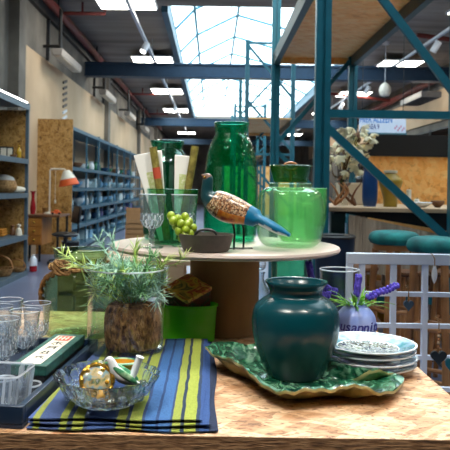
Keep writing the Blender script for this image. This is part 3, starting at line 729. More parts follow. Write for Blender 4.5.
# desk lamp with bent arm
lp = P(49, 214, DY + .1)
t = thing('desk_lamp', 'desk lamp with white and orange shade on a cream arm, before the OSB board', 'lamp', (lp.x, DY + .12, .728))
zt = P(49, 170, DY).z - .728; sx_ = P(64, 170, DY).x - lp.x
b = B(); lathe(b, [(0, 0), (.09, 0), (.085, .02), (.02, .03), (0, .03)], 20); obj('base', b, 'offwhite', t)
b = B(); tube(b, [(0, 0, .02), (0, 0, zt), (.02, 0, zt + .02), (sx_ - .02, 0, zt + .02), (sx_, 0, zt)], .013, 8); obj('arm', b, 'offwhite', t)
sh = [(.05, .04), (.075, .0), (.125, -.10)]; sh2 = [(.125, -.10), (.165, -.20)]
for nm, prof, mt in (('lamp_shade', sh, 'white_shade'), ('shade_band', sh2, 'orange_shade')):
    b = B(); q = [(r, z) for r, z in prof] + [(r - .004, z) for r, z in reversed(prof)] + [prof[0]]; lathe(b, q, 28)
    bmesh.ops.transform(b, matrix=Matrix.Translation((sx_ + .02, 0, zt - .04)) @ Matrix.Rotation(-.2, 4, 'Y'), verts=b.verts[:]); obj(nm, b, mt, t)
b = B(); tube(b, [(.09, 0, zt + .02), (.09, 0, zt - .48)], .004, 6); ell(b, (.09, 0, zt - .5), (.016, .016, .03)); obj('pull_cord', b, 'offwhite', t)
# red bottle and bits on the desk
p = P(33.5, 215, DY)
t = thing('red_vase', 'tall slim red vase on the left end of the desk', 'vase', (dl + .06, DY - .12, .728))
b = B(); lathe(b, shell(smooth_prof([(.035, 0), (.045, .1), (.025, .24), (.03, .33), (.05, .36)], 4), .004), 18); obj('body', b, 'red_glass', t)
b = B(); lathe(b, [(.036, 0), (.042, .006), (.036, .014)], 18); obj('foot', b, 'red_glass', t)
t = thing('desk_basket', 'small brown basket of odds on the desk behind the red vase', 'basket', (dl + .17, DY + .3, .728))
b = B(); lathe(b, shell([(.06, 0), (.075, .09)], .008), 18); obj('basket_body', b, 'wicker', t)
b = B(); tube(b, smooth_prof([(-.07, 0, .085), (0, 0, .19), (.07, 0, .085)], 5), .007, 6); obj('handle', b, 'wicker', t)
t = thing('toy_car', 'small orange toy on the desk under the lamp', 'toy', (P(56, 214, DY - .1).x, DY - .12, .728), .3)
b = B(); bx(b, -.08, .08, -.03, .03, .015, .045); bx(b, -.03, .05, -.028, .028, .045, .075); obj('body', b, 'orange_shade', t, bevel=.01)
for (x, y) in ((-.05, -.03), (.05, -.03), (-.05, .03), (.05, .03)):
    b = B(); tube(b, [(x, y - .006, .018), (x, y + .006, .018)], .018, 12); obj('wheel', b, 'black', t)
# office chair
cx_ = P(65, 240, 9.7).x
t = thing('office_chair', 'black swivel chair at the right side of the desk', 'chair', (cx_, 9.7, 0), .5)
b = B(); ell(b, (0, 0, .46), (.2, .2, .04)); obj('seat', b, 'black', t)
b = B(); box(b, (0.17, 0, .75), (.04, .34, .26), Matrix.Rotation(.15, 3, 'Y')); obj('backrest', b, 'black', t, bevel=.03)
b = B(); tube(b, smooth_prof([(0, 0, .44), (.17, 0, .44), (.2, 0, .55), (.18, 0, .7)], 4), .016, 8); obj('back_frame', b, 'dark', t)
b = B(); tube(b, [(0, 0, .1), (0, 0, .43)], .025, 10); obj('column', b, 'dark', t)
for k in range(5):
    a = k * 2 * PI / 5; b = B(); tube(b, [(0, 0, .11), (.24 * math.cos(a), .24 * math.sin(a), .07)], [.022, .015], 8); l = obj('leg', b, 'shelf_steel', t)
    b = B(); ell(b, (.24 * math.cos(a), .24 * math.sin(a), .03), (.03, .03, .03), u=10, v=8); obj('caster', b, 'black', l)
# bag and bottle by the shelf foot
p = P(32, 262, 9.0)
t = thing('canister', 'white and red canister standing on the floor beside the left shelving', 'canister', (p.x + .03, 8.95, 0.001)); t.scale = (.6, .6, .55)
b = B(); lathe(b, smooth_prof([(.075, 0), (.085, .02), (.085, .15)], 3) + [(0, .15)], 18); obj('label_band', b, 'red_glass', t)
b = B(); lathe(b, [(.085, .15), (.085, .3), (.05, .36), (.03, .38), (.03, .42), (0, .42)], 18); obj('body', b, 'white', t)
t = thing('storage_bin', 'dark bin standing on the floor under the desk', 'bin', (dl + .62, DY + .05, 0.001))
b = B(); lathe(b, shell([(.11, 0), (.14, .3)], .006), 20); obj('body', b, 'black', t); b = B(); lathe(b, [(.14, .295), (.146, .3), (.14, .306), (.133, .3), (.14, .295)], 20); obj('rim', b, 'shelf_steel', t)

# crates on the floor beyond the disc, left
for k in range(3):
    p = P(138, 240, 11.5)
    t = thing('wooden_crate', ['brown crate at the bottom of the stack beyond the goblets', 'brown crate in the middle of the stack beyond the goblets', 'brown crate on top of the stack beyond the goblets'][k], 'crate', (p.x, 11.5, .001 + k * .272), k * .06)
    for sx in (-1, 1):
        b = B(); box(b, (sx * .2, 0, .135), (.02, .4, .27)); obj('side_panel', b, 'cardboard_box', t); 
    for sy in (-1, 1):
        for q in range(3):
            b = B(); box(b, (0, sy * .19, .045 + q * .09), (.38, .018, .075)); obj('slat', b, 'cardboard_box', t)
    b = B(); box(b, (0, 0, .008), (.38, .36, .014)); obj('bottom', b, 'cardboard_box', t)
# low slatted pallet shelf behind the disc
t = thing('pallet_shelf', 'low shelf of pale pallet boards behind the cake-stand disc', 'shelf', (-.33, 3.2, 0))
for z in (.06, .28, .50, .70, .845):
    for q in range(4):
        b = B(); bx(b, -.36, .36, -.22 + q * .115, -.22 + q * .115 + .095, z - .02, z); obj('board', b, 'wood_pale', t)
for x in (-.33, -.08, .17, .33):
    for y in (-.19, .17):
        b = B(); bx(b, x - .035, x + .035, y - .03, y + .03, 0, .823); obj('post', b, 'wood_pale', t)
for k, (x, z, c) in enumerate(((-.2, .50, 'w_brown'), (.05, .50, 'w_green'), (-.2, .70, 'w_navy'), (.05, .70, 'w_brown'))):
    u = ware_bowl(c); u.location = (-.33 + x, 3.16, z + .002); u.scale = (.6, .6, .6)
    u['label'] = 'small %s bowl on the pale pallet shelf, %s row, %s' % (CN[c], 'lower' if z < .6 else 'upper', 'left' if x < 0 else 'right')

# ================================================================== RIGHT SIDE: COUNTER
CZ = 1.06
t = thing('counter', 'wooden counter with dark apron inside the teal rack', 'counter', (0, 0, 0))
b = B(); bx(b, .80, 3.0, 4.56, 6.0, CZ - .03, CZ); obj('worktop', b, 'wood_pale', t, bevel=.004)
b = B(); prism(b, [(.86, CZ - .031), (2.95, CZ - .031), (2.95, CZ - .28), (1.75, CZ - .17), (1.3, CZ - .10), (.95, CZ - .045), (.86, CZ - .045)], 4.62, 4.66, 'Y'); obj('apron', b, 'black', t)
for (x, y) in ((.9, 4.66), (2.9, 4.66), (.9, 5.9), (2.9, 5.9)):
    b = B(); bx(b, x - .05, x + .05, y, y + .08, 0, CZ - .03); obj('leg', b, 'rack_dark', t)
t = thing('osb_screen', 'OSB back board with black top rail standing on the counter', 'board', (1.88, 6.12, 0))
b = B(); bx(b, -.42, .34, -.015, .015, 0, 1.50); obj('board_face', b, 'osb_deck', t)
b = B(); bx(b, -.44, .36, -.05, .05, 1.50, 1.70); obj('top_rail', b, 'black', t)
t = thing('folding_screen', 'grey-brown ribbed woven panel with sloping top leaning before the counter', 'screen', (0, 4.54, 0))
b = B(); xa, xb = P(349, 214, 4.54).x, 1.565; za, zb = P(349, 214.5, 4.54).z, P(447, 234, 4.54).z
for k in range(26):
    u0, u1 = k / 26, (k + .88) / 26
    X0, X1 = xa + (xb - xa) * u0, xa + (xb - xa) * u1
    prism(b, [(X0, .60), (X1, .60), (X1, za + (zb - za) * u1), (X0, za + (zb - za) * u0)], -.012, .004, 'Y')
obj('ribbed_face', b, 'burlap', t)
for x, zt_ in ((xa + .02, za), (xb - .02, zb)):
    b = B(); bx(b, x - .02, x + .02, .005, .03, 0, zt_ - .02); obj('post', b, 'wood_dark', t)
# wares on the counter
p = P(341, 200, 5.1)
t = thing('flower_vase', 'clear vase of cream magnolia branches on the counter behind the rack post', 'flower arrangement', (p.x, 5.1, CZ + .001))
b = B(); lathe(b, shell(smooth_prof([(.055, 0), (.07, .06), (.055, .16), (.06, .24)], 4), .004), 20); obj('vase_body', b, 'g_clear', t)
rr = random.Random(5)
blo = []
for k in range(12):
    a = rr.uniform(0, 6.28); e = Vector((rr.uniform(-.12, .17), rr.uniform(-.12, .12), rr.uniform(.34, .62)))
    b = B(); pts = smooth_prof([(0, 0, .02), (e.x * .12, e.y * .12, .2), (e.x * .5 + .02 * math.sin(a), e.y * .5, e.z * .62), (e.x, e.y, e.z)], 4); tube(b, pts, [.006] * 8 + [.004] * 5, 6); obj('branch', b, 'twig', t)
    blo.append(e)
    for q in range(4): blo.append(e * rr.uniform(.72, 1.02) + Vector((rr.uniform(-.08, .08), rr.uniform(-.08, .08), rr.uniform(-.05, .06))))
for k, e in enumerate(blo):
    b = B(); n = 6; sz = rr.uniform(.03, .048); R0 = Matrix.Rotation(rr.uniform(-1, 1), 3, 'X') @ Matrix.Rotation(rr.uniform(-1, 1), 3, 'Y')
    for q in range(n):
        R = R0 @ Matrix.Rotation(q * 2 * PI / n, 3, 'Z') @ Matrix.Rotation(.7, 3, 'Y')
        ell(b, e + R @ Vector((sz * .7, 0, 0)), (sz * .8, sz * .42, .006), R, 8, 5)
    obj('blossom', b, 'cream_petal', t)
for k in range(12):
    e = blo[k * 4]; b = B(); 
    for q in range(2): ell(b, e + Vector((rr.uniform(-.05, .05), rr.uniform(-.05, .05), rr.uniform(-.07, -.02))), (.035, .014, .004), Matrix.Rotation(rr.uniform(0, 6), 3, 'Z') @ Matrix.Rotation(rr.uniform(-1, 1), 3, 'Y'), 8, 5)
    obj('leaf', b, 'w_brown', t)
p = P(334, 200, 4.85)
for k, (px, lab, s) in enumerate(((336, 'twisted driftwood piece on the counter beside the rack post', 1.0), (356, 'twisted driftwood piece on the counter before the blue vase', .9))):
    p = P(px, 203, 4.75); t = tag(obj('driftwood', B(), 'twig'), lab, 'driftwood'); bpy.data.objects.remove(t)
    b = B(); r2 = random.Random(px)
    for q in range(5):
        a = r2.uniform(0, 6.28); tube(b, smooth_prof([(0, 0, .012), (.05 * math.cos(a), .04 * math.sin(a), .05), (.09 * math.cos(a + .5), .06 * math.sin(a), .11), (.06 * math.cos(a + 1.2), .05 * math.sin(a), .17)], 4), [.012 - .0006 * i for i in range(13)], 7)
    o = obj('driftwood', b, ['wood', 'wood_dark'][k], loc=(p.x, 4.78, CZ + .003)); tag(o, lab, 'driftwood')
p = P(370, 205, 4.85)
t = thing('blue_vase', 'tall dark blue vase on the counter behind the diagonal brace', 'vase', (p.x, 4.86, CZ + .001))
b = B(); lathe(b, shell(smooth_prof([(.04, 0), (.055, .05), (.055, .2), (.045, .26), (.05, .29)], 4), .005), 20); obj('body', b, 'blue_glaze', t)
b = B(); lathe(b, [(.041, 0), (.048, .005), (.042, .015)], 20); obj('foot', b, 'blue_glaze', t)
p = P(392, 206, 4.85)
t = thing('mustard_vase', 'mustard yellow flared vase on the counter against the OSB board', 'vase', (p.x, 4.9, CZ + .001))
b = B(); lathe(b, shell(smooth_prof([(.05, 0), (.052, .06), (.075, .14), (.088, .19), (.06, .225), (.04, .25)], 4), .005), 22); obj('body', b, 'mustard', t)
b = B(); lathe(b, [(.03, .25), (.05, .252), (.05, .27), (.03, .272)], 20); obj('rim', b, 'offwhite', t)
p = P(418, 205, 4.85)
t = thing('serving_dish', 'white oval dish on the counter right of the mustard vase', 'dish', (p.x, 4.88, CZ + .001))
b = B(); lathe(b, shell([(.06, 0), (.1, .02), (.115, .035)], .006), 24, sy=.7); obj('body', b, 'porcelain', t)
b = B(); lathe(b, [(.113, .033), (.118, .036), (.113, .039), (.107, .036), (.113, .033)], 24, sy=.7); obj('rim', b, 'porcelain', t)
for k, (dx, h, lab) in enumerate(((-.06, .12, 'taller white candle in the oval dish on the counter'), (.0, .05, 'short white candle stub in the oval dish on the counter'))):
    t = thing('candle', lab, 'candle', (p.x + dx, 4.88, CZ + .008))
    b = B(); lathe(b, [(0, 0), (.018, 0), (.018, h), (.012, h + .004), (0, h + .002)], 14); obj('wax', b, 'white_shade', t)
    b = B(); tube(b, [(0, 0, h), (.002, 0, h + .015)], .002, 6); obj('wick', b, 'black', t)
p = P(440, 205, 4.85)
t = ware_bowl('w_brown'); t.location = (p.x, 4.9, CZ + .001); t.scale = (.4, .4, .4); t['label'] = 'small brown bowl at the right end of the counter'
t = ware_box('offwhite'); t.location = (P(352, 205, 5.5).x, 5.5, CZ + .001); t['label'] = 'cream box on the counter behind the driftwood'
t = ware_box('w_brown'); t.location = (1.02, 5.25, .423); t.scale = (.8, .8, .8); t['label'] = 'brown box on the lower shelf under the counter'
# low shelf under counter with odds
t = thing('low_shelf', 'low wooden shelf of odds under the counter', 'shelf', (1.5, 5.35, 0))
for z in (.12, .42, .68):
    b = B(); bx(b, -.62, .9, -.2, .2, z - .02, z); obj('shelf_board', b, 'wood', t)
for x in (-.61, .15, .89):
    b = B(); bx(b, x - .02, x + .02, -.2, .2, 0, .72); obj('upright_board', b, 'wood', t)
cols = ['w_brown', 'offwhite', 'w_amber', 'w_white', 'w_brown', 'w_orange']
for zi, z in enumerate((.12, .42)):
    for k in range(6):
        kind = ['vase', 'jug', 'bowl', 'box', 'bottle', 'jug'][(k + zi * 2) % 6]
        if zi == 1 and k == 0: continue
        u = makers[kind][0](cols[(k + zi) % 6]); u.location = ([1.02, 1.22, 1.42, 1.8, 2.0, 2.2][k], 5.3, z + .002); u.scale = (.75, .75, .75)
        u['label'] = '%s on the %s board of the low shelf under the counter, %s from the left' % (kind, ['bottom', 'middle'][zi], ORD[k]); u['group'] = 'odds under the counter'
# bar stools with teal cushions
st0 = None
for k, (px, Y, lab) in enumerate(((394, 3.75, 'wooden stool with teal velvet cushion behind the white lattice, left one'), (435, 3.3, 'wooden stool with teal velvet cushion behind the white lattice, right one'))):
    p = P(px, 240, Y)
    if st0 is None:
        t = st0 = thing('bar_stool', lab, 'stool', (p.x, Y, 0), .3)
        b = B(); lathe(b, smooth_prof([(0, .875), (.11, .875), (.136, .89), (.14, .915), (.118, .945), (.05, .955), (0, .955)], 3), 28, fn=lambda a, z: 1 + .03 * math.sin(6 * a)); obj('cushion', b, 'teal_cushion', t)
        b = B(); lathe(b, [(0, .845), (.115, .845), (.115, .875), (0, .875)], 24); obj('seat', b, 'wood', t)
        for q in range(4):
            a = q * PI / 2 + PI / 4; b = B(); tube(b, [(.16 * math.cos(a), .16 * math.sin(a), 0), (.105 * math.cos(a), .105 * math.sin(a), .845)], .02, 8); obj('leg', b, 'wood', t)
        for zz in (.25, .5):
            for q in range(4):
                a = q * PI / 2 + PI / 4; a2 = a + PI / 2; r_ = .16 - .055 * zz / .845
                b = B(); tube(b, [(r_ * math.cos(a), r_ * math.sin(a), zz), (r_ * math.cos(a2), r_ * math.sin(a2), zz)], .012, 8); obj('rung', b, 'wood', t)
    else: dup(st0, (p.x, Y, 0), .9, lab)
ws0 = None
for k, (px, Y, s, lab) in enumerate(((360, 4.1, .74, 'plain brown wooden stool behind the lattice, left of the teal stools'), (404, 4.2, .7, 'plain brown wooden stool between and behind the teal stools'), (449, 4.05, .72, 'plain brown wooden stool at the right edge behind the lattice'))):
    p = P(px, 240, Y)
    if ws0 is None:
        t = ws0 = thing('wooden_stool', lab, 'stool', (p.x, Y, 0), .2)
        b = B(); lathe(b, [(0, .92), (.15, .92), (.16, .935), (.155, .955), (0, .96)], 28); obj('seat', b, 'wood_dark', t)
        for q in range(4):
            a = q * PI / 2 + PI / 4; b = B(); tube(b, [(.18 * math.cos(a), .18 * math.sin(a), 0), (.11 * math.cos(a), .11 * math.sin(a), .92)], .022, 8); obj('leg', b, 'wood', t)
        for zz in (.25, .55):
            for q in range(4):
                a = q * PI / 2 + PI / 4; a2 = a + PI / 2; r_ = .18 - .07 * zz / .92
                b = B(); tube(b, [(r_ * math.cos(a), r_ * math.sin(a), zz), (r_ * math.cos(a2), r_ * math.sin(a2), zz)], .013, 8); obj('rung', b, 'wood', t)
        t.scale = (s, s, s)
    else: dup(ws0, (p.x, Y, 0), .5 * k, lab, s)
# bins in the shade of the rack post
p = P(333, 245, 4.0)
t = thing('storage_bin', 'dark blue bin behind the right rim of the disc', 'bin', (p.x, 3.95, 0.001))
b = B(); lathe(b, shell([(.1, 0), (.12, .9)], .006), 20); obj('body', b, 'navy', t); b = B(); lathe(b, [(.12, .89), (.128, .9), (.12, .91), (.112, .9), (.12, .89)], 20); obj('rim', b, 'black', t)

# ================================================================== RIGHT WALL SHELVING (dark, far)
rs0 = None
for k in range(7):
    lab = '%s dark shelving bay along the right wall, counted from the camera' % ORD[k]
    if rs0 is None:
        t = rs0 = thing('dark_shelving', lab, 'shelving', (5.75, 9.0, 0), 0, 'dark shelving along the right wall')
        for z in (.1, .6, 1.1, 1.6, 2.1, 2.7):
            b = B(); bx(b, -.3, .3, -1.45, 1.45, z - .03, z); obj('shelf', b, 'black', t)
        for (x, y) in ((-.28, -1.45), (-.28, 1.45), (.28, -1.45), (.28, 1.45), (-.28, 0)):
            b = B(); bx(b, x - .02, x + .02, y - .02, y + .02, 0, 2.72); obj('post', b, 'black', t)
        b = B(); bx(b, .3, .32, -1.45, 1.45, 0, 2.7); obj('back_panel', b, 'wood_dark', t)
    else: dup(rs0, (5.75, 9.0 + k * 3.0, 0), 0, lab)
rnd = random.Random(3)
for k in range(7):
    for si, z in enumerate((1.1, 1.6, 2.1)):
        for q in range(4):
            kind = rnd.choice(['vase', 'jug', 'bowl', 'box']); c = rnd.choice(['w_brown', 'w_white', 'w_navy', 'w_brown'])
            y = 9.0 + k * 3 - 1.1 + q * .72
            lab = '%s %s, %s piece on the %s shelf, %s bay by right wall' % (CN[c], kind, ORD[q], ['lower', 'middle', 'upper'][si], ORD[k])
            if (kind, c) not in protos:
                t = makers[kind][0](c); protos[(kind, c)] = t; t['label'] = lab; t.location = (5.6, y, z + .003)
            else: t = dup(protos[(kind, c)], (5.6, y, z + .003), 0, lab, 1.0)
            t['group'] = 'wares along the right wall'
# glazed grille high on right wall
p = P(418, 99, 17.0)
t = thing('heater_unit', 'grey slatted heater hanging high before the right wall band', 'heater', (5.35, 17.0, 3.5))
b = B(); bx(b, -.25, .25, -.9, .9, 0, .14); obj('housing', b, 'shade_grey', t, bevel=.01)
b = B()
for k in range(8): bx(b, -.22, .22, -.8 + k * .2, -.8 + k * .2 + .05, -.015, .0)
obj('grille', b, 'dark', t)
for y in (-.7, .7):
    b = B(); tube(b, [(0, y, .14), (0, y, CEIL - 3.5)], .012, 6); obj('hanging_rod', b, 'dark', t)
# far end: OSB partition and a work table
t = thing('osb_partition', 'distant OSB partition across the far aisle', 'partition', (1.3, 30, 0))
b = B(); bx(b, -.8, 2.6, -.02, .02, 0, 2.2); obj('board_face', b, 'osb_deck', t)
for x in (-.8, .9, 2.6):
    b = B(); bx(b, x - .05, x + .05, -.07, -.02, 0, 2.25); obj('post', b, 'rack', t)

# ================================================================== WHITE LATTICE
LY = 2.42
t = thing('lattice_rail', 'white painted wooden lattice panel standing behind the table at right', 'lattice panel', (0, LY, 0))
zt = P(400, 253.5, LY).z; x0 = P(346, 300, LY).x; x1 = 1.12
cell = 31.5 / F * LY
b = B(); bx(b, x0, x1, -.016, .016, zt - .040, zt); obj('top_rail', b, 'lattice', t, bevel=.003)
z = P(400, 294, LY).z; k = 0
while z > .06:
    b = B(); bx(b, x0, x1, -.009, .009, z - .008, z + .008); obj('rail', b, 'lattice', t); z -= cell
x = P(361.5, 300, LY).x
for k in range(8):
    xx = x + (k) * cell
    if xx > x1: break
    b = B(); bx(b, xx - .0095, xx + .0095, -.011, .011, 0, zt - .04); obj('upright', b, 'lattice', t)
b = B(); bx(b, x0, x0 + .022, -.014, .014, 0, zt - .04); obj('end_post', b, 'lattice', t)
def heart(bm, w, h, d):
    pts = []
    for i in range(28):
        a = 2 * PI * i / 28; pts.append((w * 16 * math.sin(a) ** 3 / 32, h * (13 * math.cos(a) - 5 * math.cos(2 * a) - 2 * math.cos(3 * a) - math.cos(4 * a)) / 30))
    prism(bm, pts, -d / 2, d / 2, 'Y')
def hanging(name, lab, cat, px, py, ptop, w, h, mat, kind):
    p = P(px, py, LY - .045); q = P(px, ptop, LY - .045)
    t = thing(name, lab, cat, p)
    b = B()
    if kind == 'heart': heart(b, w, h, .012)
    else: lathe(b, smooth_prof([(0, -h / 2), (w * .35, -h * .3), (w / 2, 0), (w * .3, h * .3), (0, h / 2)], 4), 14, sy=.4)
    obj('pendant', b, mat, t, bevel=.002 if kind == 'heart' else 0)
    b = B(); tube(b, [(0, 0, h * .3), (0, 0, q.z - p.z), (0, .02, q.z - p.z + .012), (0, .045, q.z - p.z + .014)], .002, 6); obj('cord', b, 'rope', t)
    if name == 'beaded_heart':
        for k in range(5):
            b = B(); ell(b, (0, 0, h * .5 + .01 + k * .013), (.006, .006, .006), u=10, v=8); obj('bead', b, 'wood_pale' if k % 2 else 'wood', t)
hanging('leaf_pendant', 'white leaf-shaped pendant hanging on the lattice top rail', 'ornament', 434.5, 274, 259, .022, .072, 'white', 'leaf')
hanging('slate_heart', 'small slate blue heart hanging on the lattice', 'ornament', 408.5, 305, 291, .036, .040, 'slate_heart', 'heart')
hanging('beaded_heart', 'black heart on a beaded string hanging low on the lattice', 'ornament', 438.5, 357, 323, .058, .055, 'heart_black', 'heart')
hanging('slate_heart', 'dark teal heart at the right edge hanging low on the lattice', 'ornament', 452, 365, 340, .05, .06, 'rack', 'heart')

# ================================================================== THE DISPLAY TABLE
TZ = 0.77
TXR, TYF, TYB, TXL = .486, 1.083, 2.14, -1.15
t = thing('display_table', 'OSB display table in the foreground', 'table', (0, 0, 0))
b = B(); bx(b, TXL, TXR, TYF, TYB, TZ - .026, TZ)
b.normal_update()
for f in b.faces: f.material_index = 0 if f.normal.z > .5 else 1
obj('tabletop', b, ['osb_table', 'osb_edge'], t)
for (xa, xb, ya, yb) in ((TXL + .05, TXR - .05, TYF + .03, TYF + .06), (TXL + .05, TXR - .05, TYB - .06, TYB - .03), (TXL + .05, TXL + .08, TYF + .06, TYB - .06), (TXR - .08, TXR - .05, TYF + .06, TYB - .06)):
    b = B(); bx(b, xa, xb, ya, yb, TZ - .10, TZ - .026); obj('apron', b, 'wood', t)
for x in (TXL + .1, TXR - .1):
    for y in (TYF + .1, TYB - .1):
        b = B(); bx(b, x - .035, x + .035, y - .035, y + .035, 0, TZ - .03); obj('leg', b, 'wood', t)

# disc on cardboard tube
DCX, DCY = .04, 1.88
DZ = on(226, 244.2, 1.0).z if False else CAMZ - 55.3 / F * DCY
DR = 113.5 / F * DCY
t = thing('display_stand', 'round pale disc on a brown cardboard tube, a raised display stand', 'stand', (DCX, DCY, TZ + .001))
hz = DZ - TZ - .001
b = B(); lathe(b, shell([(.099, 0), (.099, hz - .017)], .006), 48); obj('tube_pedestal', b, 'cardboard', t)
b = B(); lathe(b, smooth_prof([(0, hz - .0165), (DR - .01, hz - .0165)], 1) + [(DR - .003, hz - .014), (DR, hz - .008), (DR - .003, hz - .002), (DR - .008, hz), (0, hz)], 72); obj('disc_top', b, 'disc_top', t)
DZ += .0012

# ------------------------------------------------ towel
def towel():
    b = B()
    def layer(xa, xb, ya, yb, z0, th, seed):
        r = random.Random(seed); nx, ny = 40, 26; g = {}
        for s in (0, 1):
            for i in range(nx + 1):
                for j in range(ny + 1):
                    y = ya + (yb - ya) * j / ny; xl = xa - .012 + .078 * (y - 1.1); x = xl + (xb - xl) * i / nx
                    d = min(i, nx - i, 1.5) / 1.5; e = min(j, ny - j, 1.5) / 1.5; k = (min(d, e)) ** .5
                    wob = .0012 * math.sin(9 * y + seed) * math.sin(21 * x + 2 * seed)
                    z = z0 + th / 2 + wob + (th / 2 if s else -th / 2) * (.25 + .75 * k)
                    yy = y + (.004 * math.sin(40 * x + seed) if j in (0, ny) else 0); xx = x + (.003 * math.sin(18 * y + seed) if i == nx else 0)
                    g[s, i, j] = b.verts.new((xx, yy, z))
        for i in range(nx):
            for j in range(ny):
                b.faces.new((g[1, i, j], g[1, i + 1, j], g[1, i + 1, j + 1], g[1, i, j + 1])); b.faces.new((g[0, i, j], g[0, i, j + 1], g[0, i + 1, j + 1], g[0, i + 1, j]))
        for i in range(nx):
            b.faces.new((g[0, i, 0], g[0, i + 1, 0], g[1, i + 1, 0], g[1, i, 0])); b.faces.new((g[0, i, ny], g[1, i, ny], g[1, i + 1, ny], g[0, i + 1, ny]))
        for j in range(ny):
            b.faces.new((g[0, 0, j], g[1, 0, j], g[1, 0, j + 1], g[0, 0, j + 1])); b.faces.new((g[0, nx, j], g[0, nx, j + 1], g[1, nx, j + 1], g[1, nx, j]))
    layer(-.292, .014, 1.092, 1.685, TZ + .0018, .0065, 1)
    layer(-.291, .004, 1.097, 1.69, TZ + .0088, .0065, 2)
    layer(-.291, -.008, 1.102, 1.692, TZ + .0158, .0065, 3)
    return obj('striped_cloth', b, 'towel', ang=60)
tag(towel(), 'blue and lime striped folded cloth lying on the OSB table', 'cloth')
TWZ = TZ + .0238

# ------------------------------------------------ teal vase on leaf platter
p = on(297, 372, TZ + .012)
VX, VY = (297.5 - CX) / F * 1.41, 1.41
def leaf_plate():
    cen = Vector(((300 - CX) / F * 1.43, 1.43, TZ))
    ctl = [(205, 347, .040), (216, 356, .034), (229, 358.5, .036), (243, 367, .026), (256, 379, .018), (272, 390, .010), (290, 392, .016), (310, 389, .020), (330, 390, .012), (347, 386, .019), (362, 386, .018), (380, 393, .008), (397, 389, .008), (404, 379, .014), (396, 375, .014), (380, 371, .014), (364, 370, .012), (345, 366, .012), (322, 357, .016), (300, 347, .028), (270, 343, .034), (245, 345, .026), (222, 342, .036)]
    pts = []
    for (px, py, dz) in ctl:
        dz = dz + (.022 if py > 365 and px < 385 else .012); q = on(px, py, TZ + dz); pts.append((q.x, q.y, q.z))
    cl = pts + pts[:3]
    sm = smooth_prof(pts + [pts[0]], 4)[:-1]
    b = B(); n = len(sm); rings = []
    fr = [0.04, .2, .4, .60, .68, .76, .84, .90, .96, 1.0]
    for s, off in ((0, .0095), (1, 0.0)):
        rr_ = []
        for f in fr:
            ring = []
            for i, q in enumerate(sm):
                e = max(0, (f - .68) / .32); h = (q[2] - TZ - .006) * (e * e * (3 - 2 * e)) * 1.0
                x = cen.x + (q[0] - cen.x) * f; y = cen.y + (q[1] - cen.y) * f
                wv = .0022 * math.sin(i * 1.7) * e
                ring.append(b.verts.new((x, y, TZ + .0015 + max(0, h + wv) + off + (0.0 if f < 1 else -off * .4 * (1 if s == 0 else -1)))))
            rr_.append(ring)
        for k in range(len(fr) - 1):
            for i in range(n):
                j = (i + 1) % n
                if k == 0 and i > 0 and False: pass
                f = b.faces.new((rr_[k][i], rr_[k][j], rr_[k + 1][j], rr_[k + 1][i])); f.material_index = s
        f_ = b.faces.new(rr_[0] if s == 0 else list(reversed(rr_[0]))); f_.material_index = s
        rings.append(rr_)
    for i in range(n):
        j = (i + 1) % n; f = b.faces.new((rings[0][-1][i], rings[0][-1][j], rings[1][-1][j], rings[1][-1][i])); f.material_index = 1
    bmesh.ops.remove_doubles(b, verts=b.verts[:], dist=1e-5)
    return obj('leaf_platter', b, ['leaf_top', 'leaf_under'], ang=70)
tag(leaf_plate(), 'large green glazed leaf-shaped platter with wavy rim on the table', 'platter')
VB = TZ + .0115
t = thing('teal_vase', 'dark teal glazed round vase standing on the leaf platter', 'vase', (VX, VY, VB))
zz = lambda y: CAMZ - (y - 189.3) / F * VY - VB
rp = lambda x: x / F * VY
prof = smooth_prof([(rp(25), 0), (rp(27.5), zz(374)), (rp(32), zz(364)), (rp(38), zz(350)), (rp(42.3), zz(335)), (rp(43.6), zz(320)), (rp(41), zz(307)), (rp(34), zz(299.5)), (rp(27.5), zz(295.5)), (rp(26.2), zz(292)), (rp(27), zz(288)), (rp(29.8), zz(283.5)), (rp(30.6), zz(281.5))], 5)
b = B(); lathe(b, shell(prof, .0045, .01), 64); obj('body', b, 'teal_vase', t, ang=60)
b = B(); zr = zz(281.5); lathe(b, [(rp(30.6), zr - .003), (rp(31), zr), (rp(30.5), zr + .002), (rp(28.6), zr + .0005), (rp(28.4), zr - .003), (rp(30.6), zr - .003)], 64); obj('rim', b, 'teal_vase', t, ang=70)

# ------------------------------------------------ plates
PX, PY = .362, 1.50
PR = .1085
z = TZ + .0015
for k in range(4):
    t = thing('plate', ['bottom plate of the stack of four white printed plates', 'second plate from the bottom of the printed plate stack', 'third plate from the bottom of the printed plate stack', 'top plate of the stack with green bird print and blue rim'][k], 'plate', (PX + .002 * math.sin(k * 2), PY + .002 * math.cos(k * 3), z), k * 1.3, 'stacked printed plates')
    b = B(); lathe(b, [(0, 0), (.058, 0), (.060, .003), (.066, .0045), (PR - .006, .0150), (PR, .0180), (PR + .0003, .0205), (PR - .003, .0210), (PR - .006, .020), (.068, .0085), (.062, .006), (0, .0055)], 56); obj('body', b, 'porcelain', t)
    if k == 3:
        b = B(); lathe(b, [(0, .0058), (.062, .0062), (.067, .0086), (0.0675, .0089), (.062, .0066), (0, .0062)], 56); obj('printed_centre', b, 'plate_print', t)
    b = B(); lathe(b, [(.070, .0094), (PR - .005, .0203), (PR - .005, .0208), (.070, .0100), (.070, .0094)], 56); obj('painted_rim', b, 'plate_rim' if k < 3 else 'plate_rim', t)
    z += .0142

